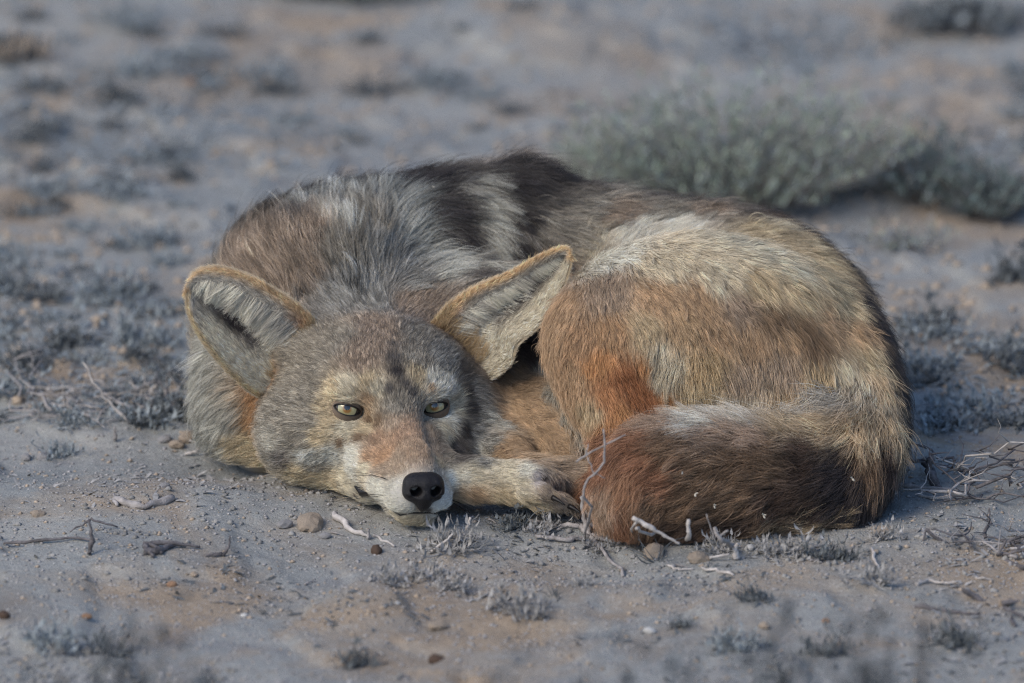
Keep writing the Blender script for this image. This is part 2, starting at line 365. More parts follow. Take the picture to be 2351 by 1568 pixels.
# coat markings: place on the body (mm), hair colour (sRGB), reach mm, hair length mm, lie of the hair, contrast, region
COAT = np.array([
    (-96, 191, 118, 122, 118, 114, 12.4, 11, -0.2, 0.92, 0.34, 1, 0), (-124, 190, 122, 122, 118, 114, 12.4, 12, -0.72, 0.53, 0.44, 1, 0),
    (-71, 189, 119, 134, 112, 94, 12.4, 11, 0.71, 0.64, 0.28, 1, 0), (-95, 129, 115, 134, 112, 94, 12.4, 8, -0.16, 0.96, 0.23, 1, 0),
    (-123, 125, 110, 126, 116, 104, 10.9, 8, -0.49, 0.86, 0.12, 1, 0), (-141, 121, 95, 126, 116, 104, 10.9, 9, -0.52, 0.85, 0.02, 1, 0),
    (-67, 130, 112, 126, 116, 104, 10.9, 8, 0.51, 0.86, 0.08, 1, 0), (-48, 121, 98, 122, 118, 114, 9.3, 8, 0.45, 0.88, 0.1, 1, 0),
    (-84, 111, 109, 80, 73, 70, 3.1, 6, -0.22, 0.89, 0.39, 0.5, 0), (-83, 96, 102, 80, 73, 70, 3.7, 6, -0.19, 0.82, 0.55, 0.4, 0),
    (-81, 87, 94, 46, 41, 43, 3.1, 5, -0.13, 0.67, 0.73, 0.4, 0), (-87, 78, 84, 80, 73, 70, 2.5, 5, -0.18, 0.5, 0.84, 0.4, 0),
    (-76, 83, 87, 80, 73, 70, 2.5, 5, 0.05, 0.59, 0.81, 0.4, 0), (-71, 82, 81, 80, 73, 70, 2.8, 5, -0.01, 0.51, 0.86, 0.4, 0),
    (-104, 107, 108, 134, 112, 94, 9.3, 7, -0.13, 0.92, 0.38, 1, 0), (-107, 93, 99, 134, 112, 94, 7.8, 7, -0.17, 0.81, 0.57, 1, 0),
    (-67, 103, 100, 126, 116, 104, 6.8, 7, 0.07, 0.86, 0.5, 1, 0), (-116, 83, 89, 184, 170, 146, 6.2, 7, -0.54, 0.75, 0.38, 0.7, 0),
    (-127, 85, 84, 174, 151, 117, 5.6, 7, -0.44, 0.81, 0.38, 0.8, 0), (-102, 81, 90, 174, 151, 117, 5, 6, -0.37, 0.57, 0.73, 0.7, 0),
    (-96, 79, 84, 184, 170, 146, 4.4, 6, -0.17, 0.36, 0.92, 0.7, 0), (-100, 78, 79, 160, 127, 94, 3.7, 5, -0.37, 0.1, 0.92, 0.6, 0),
    (-67, 92, 91, 174, 151, 117, 5.6, 6, -0.08, 0.69, 0.72, 0.8, 0), (-57, 94, 86, 194, 188, 176, 5.6, 6, 0.22, 0.69, 0.69, 0.7, 0),
    (-45, 102, 82, 194, 188, 176, 5.6, 7, 0.17, 0.85, 0.5, 0.7, 0), (-59, 91, 82, 160, 127, 94, 2.8, 5, 0.27, 0.42, 0.87, 0.5, 0),
    (-39, 113, 71, 184, 170, 146, 4.4, 7, 0.68, 0.73, -0.04, 0.7, 0), (-102, 81, 69, 160, 127, 94, 2.8, 4, -0.56, 0.14, 0.82, 0.5, 0),
    (-83, 71, 75, 126, 116, 104, 4.7, 4, -0.08, 0.74, 0.67, 0.8, 0), (-67, 83, 73, 126, 116, 104, 3.7, 4, -0.07, 0.3, 0.95, 0.8, 0),
    (-94, 69, 63, 108, 84, 62, 3.4, 4, -0.07, 0.73, 0.68, 0.6, 0), (-101, 80, 63, 108, 84, 62, 2.5, 4, -0.47, 0.28, 0.84, 0.6, 0),
    (-133, 89, 71, 174, 151, 117, 5, 7, -0.95, 0.32, 0, 0.8, 0), (-128, 82, 62, 174, 151, 117, 4.7, 7, -0.94, 0.24, -0.23, 0.8, 0),
    (-116, 75, 58, 184, 170, 146, 5, 6, -0.93, 0.15, -0.34, 0.7, 0), (-103, 70, 59, 174, 151, 117, 4.4, 5, -0.94, 0.34, -0.04, 0.7, 0),
    (-119, 73, 50, 108, 84, 62, 3.1, 7, -0.7, 0.52, -0.5, 0.5, 0), (-106, 64, 54, 108, 84, 62, 2.8, 6, -0.91, 0.24, -0.34, 0.5, 0),
    (-135, 81, 51, 174, 151, 117, 5.6, 9, -0.91, 0.35, -0.21, 0.8, 0), (-85, 59, 65, 154, 130, 108, 5, 4, 0.12, 0.79, 0.6, 0.6, 0),
    (-74, 52, 64, 160, 126, 100, 5.6, 3.5, -0.22, 0.9, 0.38, 0.6, 0), (-62, 73, 57, 154, 130, 108, 4.7, 3.5, -0.55, 0.59, 0.59, 0.6, 0),
    (-83, 46, 58, 158, 122, 94, 5, 3.5, 0.13, 0.78, 0.62, 0.6, 0), (-94, 57, 55, 150, 116, 90, 4.4, 4, -0.38, 0.88, 0.29, 0.6, 0),
    (-69, 26, 57, 158, 128, 102, 6.2, 3, -0.17, 0.87, 0.47, 0.5, 0), (-57, 46, 48, 154, 130, 108, 4.4, 3, -0.63, 0.51, 0.58, 0.5, 0),
    (-91, 40, 47, 164, 122, 88, 5.6, 4, -0.63, 0.77, -0.05, 0.6, 0), (-100, 46, 45, 155, 118, 88, 4.4, 5, -0.7, 0.71, -0.08, 0.7, 0),
    (-80, 24, 48, 154, 130, 108, 5, 3, 0.03, 0.65, 0.76, 0.5, 0), (-54, 38, 44, 174, 151, 117, 3.1, 3, -0.4, 0.67, 0.62, 0.5, 0),
    (-91, 26, 40, 154, 130, 108, 4.4, 4, -0.71, 0.7, 0.06, 0.6, 0), (-103, 42, 37, 184, 170, 146, 4.4, 6, -0.44, 0.9, 0.01, 0.6, 0),
    (-113, 58, 39, 194, 188, 176, 5.6, 7, -0.51, 0.85, 0.11, 0.6, 0), (-94, 23, 29, 194, 188, 176, 5.6, 5, -0.5, 0.77, 0.4, 0.4, 0),
    (-80, 3, 32, 194, 188, 176, 5, 4, -0.82, 0.45, 0.37, 0.3, 0), (-75, 1, 21, 194, 188, 176, 5.6, 4, -0.99, -0.08, 0.11, 0.3, 0),
    (-91, 73, 3, 194, 188, 176, 5, 4, -0.92, 0.06, 0.39, 0.3, 0), (-48, 9, 27, 205, 205, 200, 4.4, 4, 0.68, 0.64, 0.35, 0.3, 0),
    (-51, 9, 19, 205, 205, 200, 4.4, 4, 0.85, 0.38, 0.37, 0.3, 0), (-43, 34, 32, 205, 205, 200, 3.1, 4, 0.63, 0.73, 0.26, 0.3, 0),
    (-69, 10, 8, 150, 136, 112, 6.2, 4, -0.97, 0.02, -0.25, 0.5, 0), (-116, 74, 18, 184, 170, 146, 5.6, 7, -0.51, 0.78, 0.36, 0.6, 0),
    (-129, 90, 18, 174, 151, 117, 6.2, 9, -0.88, 0.41, 0.23, 0.8, 0), (-107, 74, 6, 184, 170, 146, 4.4, 5, -0.88, 0.14, 0.45, 0.5, 0),
    (-147, 97, 72, 126, 116, 104, 8.7, 10, -0.8, 0.58, -0.14, 1.1, 0), (-160, 97, 56, 126, 116, 104, 8.1, 11, -0.74, 0.61, -0.29, 1.1, 0),
    (-141, 86, 61, 126, 116, 104, 6.2, 9, -0.93, 0.34, -0.14, 1.1, 0), (-147, 86, 50, 126, 116, 104, 6.2, 11, -0.88, 0.41, -0.25, 1.1, 0),
    (-166, 101, 42, 150, 142, 130, 6.8, 13, -0.63, 0.73, -0.25, 1, 0), (-141, 84, 37, 160, 156, 148, 6.2, 10, -0.94, 0.33, -0.11, 1, 0),
    (-125, 80, 39, 160, 156, 148, 5.6, 9, -0.87, 0.48, 0.15, 1, 0), (-160, 97, 32, 80, 73, 70, 6.8, 13, -0.74, 0.67, -0.06, 1.1, 0),
    (-178, 173, 9, 174, 151, 117, 7.8, 15, -0.95, 0.3, -0.11, 0.9, 0), (-147, 95, 22, 174, 151, 117, 6.2, 11, -0.92, 0.36, 0.13, 1, 0),
    (-135, 87, 27, 126, 116, 104, 4.4, 10, -0.98, 0.2, -0.04, 1, 0), (-169, 192, -11, 174, 151, 117, 6.8, 13, -1, 0.09, 0.02, 0.9, 0),
    (-184, 167, 24, 174, 151, 117, 6.8, 15, -0.83, 0.55, -0.12, 0.9, 0), (-166, 109, 63, 126, 116, 104, 6.8, 11, -0.62, 0.76, -0.19, 1.1, 0),
    (-157, 119, 79, 126, 116, 104, 7.8, 10, -0.7, 0.66, -0.28, 1, 0), (-45, 101, 59, 194, 188, 176, 4.7, 6, 0.92, 0.24, -0.31, 0.6, 0),
    (-48, 91, 53, 184, 170, 146, 4, 6, 0.63, 0.19, -0.75, 0.6, 0), (-39, 108, 61, 184, 170, 146, 3.4, 7, 0.77, 0.59, -0.24, 0.6, 0),
    (-33, 119, 73, 62, 57, 56, 4.7, 9, 0.74, 0.65, -0.17, 0.5, 0), (-31, 115, 61, 62, 57, 56, 4.7, 9, 0.8, 0.55, -0.25, 0.5, 0),
    (-36, 104, 50, 62, 57, 56, 4.4, 9, 0.66, 0.49, -0.57, 0.5, 0), (-42, 92, 42, 80, 73, 70, 4.4, 8, 0.65, 0.34, -0.68, 0.6, 0),
    (-36, 128, 86, 80, 73, 70, 4.7, 9, 0.48, 0.86, -0.17, 0.6, 0), (-27, 125, 71, 122, 118, 114, 5.6, 11, 0.76, 0.54, -0.36, 1, 0),
    (-20, 121, 56, 160, 156, 148, 5.6, 13, 0.84, 0.46, -0.3, 0.8, 0), (-11, 119, 49, 160, 156, 148, 5, 14, 0.98, 0.04, -0.18, 0.7, 0),
    (-27, 111, 46, 122, 118, 114, 5, 12, 0.83, 0.29, -0.47, 1, 0), (-17, 106, 38, 122, 118, 114, 5, 13, 0.81, -0.57, 0.1, 1, 0),
    (-37, 50, 42, 80, 73, 70, 5, 9, 0.98, -0.18, 0.02, 0.8, 0), (-27, 106, 35, 160, 156, 148, 4.4, 11, 0.76, 0.26, -0.6, 0.9, 0),
    (-25, 43, 41, 122, 118, 114, 5, 11, 0.95, -0.28, -0.15, 0.9, 0), (-34, 37, 35, 194, 188, 176, 4, 8, 0.86, -0.37, -0.35, 0.6, 0),
    (-48, 75, 47, 126, 116, 104, 2.8, 6, 0.68, -0.13, -0.73, 0.7, 0), (-45, 51, 44, 126, 116, 104, 2.8, 5, 0.93, -0.16, -0.32, 0.7, 0),
    (-151, 148, 104, 126, 116, 104, 7.8, 10, -0.77, 0.64, 0.06, 1, 0), (-52, 162, 106, 134, 112, 94, 7.8, 9, 0.63, 0.67, -0.39, 1, 0),
    (-109, 70, 8, 46, 41, 43, 2.8, 2, -0.72, 0.52, 0.46, 0.2, 0), (-104, 73, 4, 46, 41, 43, 2.5, 2, -0.97, -0.05, 0.25, 0.2, 0),
    (-58, 8, 17, 80, 73, 70, 1.9, 2, -0.17, 0.63, -0.76, 0.2, 0), (-180, 158, 52, 168, 118, 72, 6.8, 9, -0.35, 0.1, -0.93, 0.5, 1),
    (-185, 164, 39, 168, 124, 82, 6.2, 10, -0.47, 0.52, -0.72, 0.5, 1), (-174, 154, 67, 165, 112, 68, 5.6, 8, -0.38, -0.07, -0.92, 0.5, 1),
    (-193, 171, 26, 174, 151, 117, 7.5, 15, -0.7, 0.49, -0.52, 0.7, 1), (-198, 172, 39, 160, 156, 148, 6.8, 16, -0.68, 0.44, -0.58, 0.7, 1),
    (-219, 210, 64, 160, 156, 148, 10.9, 24, -0.4, 0.38, -0.83, 0.8, 1), (-222, 206, 42, 160, 156, 148, 9.3, 24, -0.13, 0.36, -0.92, 0.8, 1),
    (-212, 185, 35, 160, 156, 148, 8.7, 24, -0.44, 0.67, -0.6, 0.8, 1), (-210, 191, 14, 160, 156, 148, 7.8, 22, -0.35, 0.87, -0.35, 0.8, 1),
    (-200, 195, 0, 160, 156, 148, 7.8, 18, -0.75, 0.63, 0.19, 0.8, 1), (-226, 256, 75, 126, 116, 104, 10.9, 24, 0.01, 0.68, 0.73, 0.8, 1),
    (-195, 252, 141, 134, 112, 94, 11.8, 28, 0.09, 0.94, 0.33, 1.1, 1), (-203, 292, 133, 80, 73, 70, 10.6, 30, 0.47, -0.45, 0.76, 1, 1),
    (-214, 264, 119, 126, 116, 104, 10.6, 28, 0.03, 0.99, 0.13, 1, 1), (-188, 296, 147, 46, 41, 43, 9.3, 32, 0.53, -0.57, 0.63, 1, 1),
    (-169, 301, 160, 46, 41, 43, 11.2, 26, 0.08, 0.98, -0.16, 0.8, 1), (-147, 322, 163, 46, 41, 43, 11.2, 26, 0.81, -0.4, 0.42, 0.8, 1),
    (-124, 325, 169, 46, 41, 43, 10.6, 27, 0.96, 0.27, 0.13, 0.8, 1), (-100, 326, 171, 46, 41, 43, 10, 27, 0.92, 0.38, 0.03, 0.8, 1),
    (-170, 276, 161, 126, 116, 104, 9.3, 30, -0.12, 0.99, -0.07, 1.1, 1), (-151, 277, 168, 160, 156, 148, 8.1, 30, -0.16, 0.99, 0.02, 1.1, 1),
    (-126, 289, 171, 160, 156, 148, 8.1, 30, -0.19, 0.98, 0.06, 1, 1), (-100, 292, 170, 160, 156, 148, 8.1, 32, 0.18, 0.97, 0.17, 0.9, 1),
    (-84, 284, 166, 160, 156, 148, 7.5, 30, 0.57, 0.8, 0.18, 0.8, 1), (-169, 231, 150, 134, 112, 94, 11.2, 28, -0.23, 0.9, 0.37, 1.1, 1),
    (-143, 227, 154, 134, 112, 94, 10.6, 28, -0.29, 0.84, 0.46, 1.2, 1), (-156, 246, 161, 80, 73, 70, 6.8, 28, -0.19, 0.94, 0.28, 1, 1),
    (-118, 242, 160, 194, 188, 176, 6.8, 30, -0.34, 0.83, 0.44, 0.9, 1), (-100, 247, 156, 126, 116, 104, 9.3, 30, -0.12, 0.89, 0.44, 1.1, 1),
    (-78, 262, 152, 160, 156, 148, 7.5, 30, 0.52, 0.8, 0.3, 0.8, 1), (-118, 216, 144, 126, 116, 104, 10.6, 27, -0.26, 0.72, 0.65, 1.1, 1),
    (-93, 225, 139, 122, 118, 114, 9.3, 27, 0.23, 0.85, 0.48, 1, 1), (-71, 241, 138, 160, 156, 148, 8.1, 28, 0.92, 0.36, -0.14, 0.8, 1),
    (-55, 247, 136, 194, 188, 176, 6.8, 30, 0.99, 0.06, -0.14, 0.6, 1), (-52, 217, 131, 194, 188, 176, 6.8, 26, 1, -0.03, -0.04, 0.6, 1),
    (-149, 203, 134, 134, 112, 94, 11.2, 22, -0.36, 0.67, 0.65, 1, 1), (-181, 212, 129, 134, 112, 94, 10.6, 24, -0.42, 0.76, 0.5, 1, 1),
    (-112, 204, 131, 122, 118, 114, 9.3, 18, -0.16, 0.71, 0.69, 1, 1), (-74, 207, 127, 122, 118, 114, 8.1, 20, 0.91, 0.34, 0.22, 0.9, 1),
    (-82, 346, 169, 46, 41, 43, 8.1, 29, 0.99, 0, 0.15, 0.6, 1), (-69, 312, 172, 46, 41, 43, 7.5, 36, 0.97, 0.23, 0.04, 0.5, 1),
    (-59, 286, 162, 46, 41, 43, 7.5, 34, 0.98, -0.04, -0.17, 0.5, 1), (-49, 273, 149, 46, 41, 43, 7.5, 32, 0.91, -0.11, -0.4, 0.5, 1),
    (-40, 260, 136, 46, 41, 43, 6.8, 30, 0.91, -0.18, -0.38, 0.5, 1), (-35, 217, 131, 80, 73, 70, 6.8, 26, 0.93, -0.35, -0.08, 0.6, 1),
    (-56, 347, 172, 80, 73, 70, 8.1, 34, 0.99, 0.04, 0.09, 0.8, 2), (-37, 347, 173, 80, 73, 70, 5.6, 38, 1, 0.03, 0.01, 0.8, 2),
    (-32, 312, 172, 160, 156, 148, 5, 32, 0.96, -0.26, -0.13, 0.6, 2), (-24, 295, 163, 194, 188, 176, 5.6, 30, 0.77, -0.48, -0.41, 0.5, 2),
    (-19, 281, 150, 194, 188, 176, 5.6, 30, 0.58, -0.48, -0.66, 0.5, 2), (-16, 271, 136, 194, 188, 176, 5.6, 28, 0.4, -0.46, -0.79, 0.5, 2),
    (-15, 232, 132, 194, 188, 176, 5, 24, 0.81, -0.59, 0, 0.5, 2), (-20, 348, 174, 46, 41, 43, 6.8, 38, 0.99, 0.03, 0.13, 0.9, 2),
    (-11, 318, 174, 46, 41, 43, 6.2, 34, 0.97, -0.23, -0.05, 0.6, 2), (-5, 295, 160, 46, 41, 43, 6.8, 30, 0.8, -0.39, -0.44, 0.6, 2),
    (-2, 279, 144, 46, 41, 43, 6.8, 28, 0.55, -0.42, -0.72, 0.6, 2), (1, 268, 127, 58, 44, 40, 6.8, 24, 0.52, -0.63, -0.58, 0.6, 2),
    (2, 347, 175, 46, 41, 43, 6.8, 52, 0.98, -0.14, -0.1, 0.5, 2), (16, 347, 171, 46, 41, 43, 6.8, 38, 0.93, -0.13, -0.35, 0.7, 2),
    (38, 346, 165, 80, 73, 70, 10.6, 32, 0.98, -0.01, -0.18, 1, 2), (21, 319, 167, 80, 73, 70, 8.1, 28, 0.95, -0.04, -0.32, 1, 2),
    (17, 290, 151, 126, 116, 104, 8.1, 26, 0.82, -0.33, -0.47, 1, 2), (24, 277, 135, 58, 44, 40, 8.1, 22, 0.6, -0.39, -0.7, 0.9, 2),
    (46, 315, 161, 126, 116, 104, 9.3, 26, 0.98, -0.14, -0.16, 1, 2), (43, 287, 145, 126, 116, 104, 8.1, 24, 0.86, -0.34, -0.39, 1, 2),
    (71, 344, 160, 126, 116, 104, 8.7, 28, 0.99, -0.04, -0.15, 1.1, 2), (72, 302, 155, 134, 112, 94, 9.3, 24, 0.97, -0.19, -0.11, 1, 2),
    (97, 342, 156, 80, 73, 70, 10, 28, 0.99, -0.04, -0.16, 1, 2), (103, 307, 157, 126, 116, 104, 9.3, 24, 0.99, -0.11, 0.03, 1.1, 2),
    (129, 322, 157, 80, 73, 70, 10, 26, 1, -0.02, -0.05, 1, 2), (135, 295, 158, 134, 112, 94, 8.1, 22, 0.99, -0.09, 0.08, 1.1, 2),
    (159, 319, 154, 126, 116, 104, 8.7, 26, 0.98, -0.05, -0.21, 1, 2), (164, 297, 158, 80, 73, 70, 6.8, 22, 0.99, -0.05, -0.14, 1, 2),
    (183, 298, 153, 58, 44, 40, 10, 26, 0.94, -0.09, -0.32, 0.8, 2), (204, 277, 148, 58, 44, 40, 9.3, 26, 0.9, -0.12, -0.43, 0.8, 2),
    (219, 273, 140, 46, 41, 43, 8.7, 28, 0.8, -0.15, -0.58, 0.6, 2), (212, 275, 144, 46, 41, 43, 5.6, 28, 0.85, -0.14, -0.5, 0.6, 2),
    (192, 275, 153, 184, 170, 146, 6.8, 20, 0.95, -0.09, -0.29, 0.9, 3), (210, 255, 147, 174, 151, 117, 7.5, 20, 0.9, -0.13, -0.42, 0.9, 3),
    (172, 253, 154, 174, 151, 117, 6.2, 18, 1, 0.07, 0.04, 0.9, 3), (222, 231, 140, 174, 151, 117, 6.8, 20, 0.86, -0.22, -0.47, 0.9, 3),
    (233, 251, 133, 46, 41, 43, 8.7, 32, 0.74, -0.04, -0.68, 0.4, 3), (241, 248, 125, 46, 41, 43, 5.6, 30, 0.66, -0.17, -0.73, 0.4, 3),
    (246, 164, 129, 46, 41, 43, 6.8, 22, 0.76, -0.19, -0.62, 0.5, 3), (226, 157, 143, 174, 151, 117, 7.5, 20, 0.73, -0.21, -0.65, 0.9, 3),
    (235, 140, 132, 174, 151, 117, 6.8, 20, 0.66, -0.25, -0.71, 0.9, 3), (256, 142, 117, 46, 41, 43, 7.5, 19, 0.68, -0.24, -0.69, 0.5, 3),
    (243, 122, 117, 160, 127, 94, 7.5, 20, 0.7, -0.41, -0.58, 0.9, 3), (252, 109, 104, 174, 151, 117, 6.8, 20, 0.58, -0.49, -0.64, 0.9, 3),
    (266, 120, 98, 46, 41, 43, 7.5, 19, 0.54, -0.24, -0.81, 0.5, 3), (273, 104, 77, 46, 41, 43, 7.5, 19, 0.33, -0.24, -0.91, 0.4, 3),
    (276, 89, 55, 46, 41, 43, 7.5, 19, 0.05, -0.24, -0.97, 0.4, 3), (273, 77, 36, 46, 41, 43, 7.5, 19, -0.26, -0.25, -0.93, 0.4, 3),
    (266, 54, 26, 46, 41, 43, 5.6, 26, -0.47, -0.21, -0.86, 0.5, 3), (52, 282, 140, 184, 170, 146, 8.1, 16, 0.2, 0.66, 0.73, 0.8, 4),
    (84, 286, 146, 194, 188, 176, 8.1, 18, 0.51, 0.68, 0.53, 0.7, 4), (116, 273, 147, 194, 188, 176, 8.1, 18, 0.72, 0.47, 0.52, 0.7, 4),
    (144, 127, 181, 184, 170, 146, 8.1, 18, 0.92, 0.36, -0.11, 0.7, 4), (168, 121, 175, 184, 170, 146, 7.5, 18, 0.94, 0.22, -0.25, 0.8, 4),
    (193, 124, 164, 184, 170, 146, 8.1, 18, 0.88, -0.06, -0.48, 0.9, 4), (69, 111, 171, 194, 188, 176, 8.7, 16, 0.7, -0.68, 0.21, 0.7, 4),
    (106, 91, 173, 184, 170, 146, 8.7, 15, 0.6, -0.73, -0.33, 0.7, 4), (143, 86, 168, 184, 170, 146, 8.7, 15, 0.65, -0.51, -0.56, 0.8, 4),
    (174, 92, 160, 174, 151, 117, 8.1, 16, 0.64, -0.41, -0.65, 0.9, 4), (202, 106, 150, 174, 151, 117, 7.5, 17, 0.61, -0.31, -0.73, 1, 4),
    (39, 263, 119, 154, 130, 108, 8.7, 9.6, 0.59, -0.77, -0.25, 0.8, 4), (38, 84, 143, 160, 127, 94, 8.7, 8.8, -0.34, -0.55, -0.77, 0.8, 4),
    (69, 77, 158, 154, 130, 108, 10, 9.6, 0.14, -0.82, -0.56, 0.8, 4), (100, 70, 156, 160, 127, 94, 9.3, 10.4, 0.36, -0.61, -0.71, 0.8, 4),
    (130, 69, 154, 160, 127, 94, 8.7, 10.4, 0.4, -0.49, -0.78, 0.8, 4), (158, 73, 149, 134, 112, 94, 7.5, 11.2, 0.48, -0.37, -0.79, 0.9, 4),
    (183, 79, 140, 108, 84, 62, 6.8, 16, 0.46, -0.29, -0.84, 0.9, 4), (203, 87, 130, 108, 84, 62, 6.8, 18, 0.46, -0.28, -0.84, 0.7, 4),
    (212, 85, 119, 108, 84, 62, 6.8, 18, 0.43, -0.35, -0.84, 0.7, 4), (221, 105, 128, 160, 127, 94, 6.2, 18, 0.51, -0.3, -0.81, 0.9, 4),
    (192, 77, 126, 160, 127, 94, 6.2, 17, 0.36, -0.27, -0.89, 0.9, 4), (29, 81, 125, 160, 127, 94, 7.5, 8, -0.12, -0.32, -0.94, 0.7, 4),
    (47, 62, 127, 155, 118, 84, 8.1, 8, 0.13, -0.35, -0.93, 0.7, 4), (69, 58, 134, 165, 126, 88, 8.1, 8.8, 0.24, -0.42, -0.88, 0.7, 4),
    (93, 59, 137, 174, 151, 117, 8.1, 10.4, 0.5, -0.32, -0.8, 0.8, 4), (118, 60, 140, 168, 136, 100, 7.5, 10.4, 0.5, -0.34, -0.79, 0.8, 4),
    (143, 61, 133, 160, 127, 94, 8.1, 11.2, 0.34, -0.23, -0.91, 0.8, 4), (167, 64, 123, 160, 127, 94, 8.1, 11.2, 0.25, -0.21, -0.95, 0.8, 4),
    (103, 55, 122, 184, 170, 146, 5.6, 16, 0.17, -0.12, -0.98, 0.7, 4), (115, 55, 113, 184, 170, 146, 5, 18, -0.17, 0.01, -0.99, 0.6, 4),
    (106, 55, 103, 184, 170, 146, 6.2, 18, 0.18, 0.12, -0.98, 0.6, 4), (136, 55, 113, 176, 146, 104, 8.1, 16, 0.16, -0.06, -0.99, 0.8, 4),
    (161, 58, 102, 154, 130, 108, 8.1, 15, 0.13, -0.05, -0.99, 0.8, 4), (189, 66, 106, 154, 130, 108, 8.1, 15, 0.19, -0.29, -0.94, 0.8, 4),
    (217, 75, 101, 176, 148, 108, 7.5, 16, 0.18, -0.43, -0.88, 0.8, 4), (130, 57, 87, 182, 160, 124, 8.1, 17, 0.11, 0.17, -0.98, 0.6, 4),
    (161, 58, 80, 184, 170, 146, 8.1, 16, 0.08, 0.06, -0.99, 0.6, 4), (192, 61, 82, 176, 148, 110, 8.1, 16, 0.07, -0.16, -0.99, 0.6, 4),
    (118, 60, 73, 184, 170, 146, 6.8, 17, 0.18, 0.18, -0.97, 0.6, 4), (233, 83, 96, 184, 170, 146, 6.8, 18, 0.19, -0.53, -0.83, 0.8, 4),
    (63, 54, 113, 178, 122, 70, 6.2, 8.8, 0.43, -0.21, -0.88, 0.6, 4), (78, 53, 102, 150, 90, 50, 8.1, 10.4, 0.58, 0.22, -0.78, 0.4, 4),
    (89, 55, 89, 150, 90, 50, 8.1, 11.2, 0.59, 0.14, -0.79, 0.4, 4), (100, 58, 75, 150, 90, 50, 6.2, 15, 0.6, 0.09, -0.79, 0.4, 4),
    (69, 51, 91, 170, 112, 66, 7.5, 9.6, 0.59, -0.1, -0.8, 0.5, 4), (78, 50, 79, 178, 122, 70, 5.6, 10.4, 0.58, 0.01, -0.81, 0.5, 4),
    (23, 161, 84, 160, 156, 148, 5.6, 11.2, -0.17, -0.35, -0.92, 0.6, 4), (33, 136, 68, 160, 156, 148, 5.6, 16, -0.22, -0.91, -0.34, 0.6, 4),
    (42, 110, 56, 160, 156, 148, 5.6, 18, -0.2, -0.93, -0.3, 0.6, 4), (54, 87, 46, 160, 156, 148, 5.6, 18, 0.09, -0.75, -0.66, 0.6, 4),
    (47, 60, 102, 160, 127, 94, 6.8, 8.8, 0.24, -0.15, -0.96, 0.7, 4), (57, 56, 77, 174, 151, 117, 6.2, 9.6, 0.29, -0.04, -0.96, 0.7, 4),
    (69, 48, 67, 178, 122, 70, 5.6, 9.6, 0.3, -0.32, -0.9, 0.7, 4), (109, 58, 88, 178, 122, 70, 4.4, 13, 0.52, 0.15, -0.84, 0.5, 4),
    (54, 56, 108, 178, 122, 70, 5, 11, 0.35, -0.22, -0.91, 0.6, 4), (93, 54, 113, 178, 122, 70, 4.4, 12, 0.33, 0.02, -0.95, 0.6, 4),
    (-14, 163, 87, 80, 73, 70, 6.8, 12, 0.87, -0.21, -0.45, 0.7, 5), (-8, 158, 72, 108, 84, 62, 8.1, 11, 0.94, -0.08, -0.34, 0.6, 5),
    (8, 152, 70, 108, 84, 62, 7.5, 10, 0.82, -0.57, 0.09, 0.6, 5), (8, 131, 57, 160, 127, 94, 8.7, 9, 0.75, -0.64, 0.16, 0.5, 5),
    (26, 108, 50, 160, 127, 94, 8.1, 8, 0.73, -0.67, 0.14, 0.5, 5), (-8, 126, 52, 160, 127, 94, 8.1, 9, 0.91, 0.15, -0.38, 0.5, 5),
    (35, 88, 40, 160, 127, 94, 6.2, 7, 0.59, -0.77, 0.23, 0.5, 5), (-2, 97, 40, 160, 127, 94, 7.5, 7, 1, 0.02, -0.06, 0.5, 5),
    (14, 38, 44, 154, 130, 108, 5.6, 5, 0.98, -0.02, -0.17, 0.4, 5), (44, 54, 35, 154, 130, 108, 6.2, 5, 1, 0.02, -0.04, 0.4, 5),
    (14, 165, 93, 58, 44, 40, 6.8, 12, 0.35, -0.4, -0.85, 0.6, 5), (8, 172, 104, 46, 41, 43, 7.8, 14, 0.53, -0.5, -0.68, 0.6, 5),
    (-29, 37, 36, 184, 170, 146, 6.8, 7, 0.99, -0.16, -0.05, 0.5, 6), (-8, 35, 39, 184, 170, 146, 6.2, 7, 0.96, -0.23, 0.15, 0.5, 6),
    (8, 29, 40, 194, 188, 176, 5, 7, 0.89, -0.44, 0.13, 0.4, 6), (-29, 35, 23, 160, 127, 94, 5.6, 7, 0.98, -0.04, -0.2, 0.6, 6),
    (-8, 31, 20, 174, 151, 117, 5.6, 7, 0.94, -0.2, -0.29, 0.6, 6), (11, 24, 19, 174, 151, 117, 5, 6, 0.99, -0.03, -0.15, 0.6, 6),
    (4, 24, 31, 184, 170, 146, 5.6, 6, 0.68, -0.69, 0.26, 0.5, 6), (16, 23, 37, 160, 150, 150, 3.7, 2.5, 0.51, -0.12, -0.85, 0.3, 6),
    (23, 16, 28, 158, 136, 114, 3.7, 2.5, 0.82, 0.17, -0.55, 0.3, 6), (30, 31, 30, 140, 118, 104, 3.4, 2.5, 0.11, 0.02, -0.99, 0.3, 6),
    (34, 21, 18, 140, 124, 110, 3.4, 3, 0.82, 0.3, -0.49, 0.4, 6), (40, 44, 22, 135, 108, 85, 3.7, 3, 0.42, 0.12, -0.9, 0.3, 6),
    (22, 25, 36, 60, 46, 42, 1.9, 2, 0.32, -0.01, -0.95, 0.3, 6), (54, 81, 38, 154, 130, 108, 6.2, 22, -0.7, -0.51, -0.5, 0.8, 7),  # first entry: shade of the gap between toes put into the colour
    (69, 47, 61, 128, 85, 58, 6.8, 22, -0.83, 0.35, -0.43, 0.8, 7), (90, 51, 68, 154, 130, 108, 6.8, 24, -0.91, -0.41, -0.08, 0.8, 7),
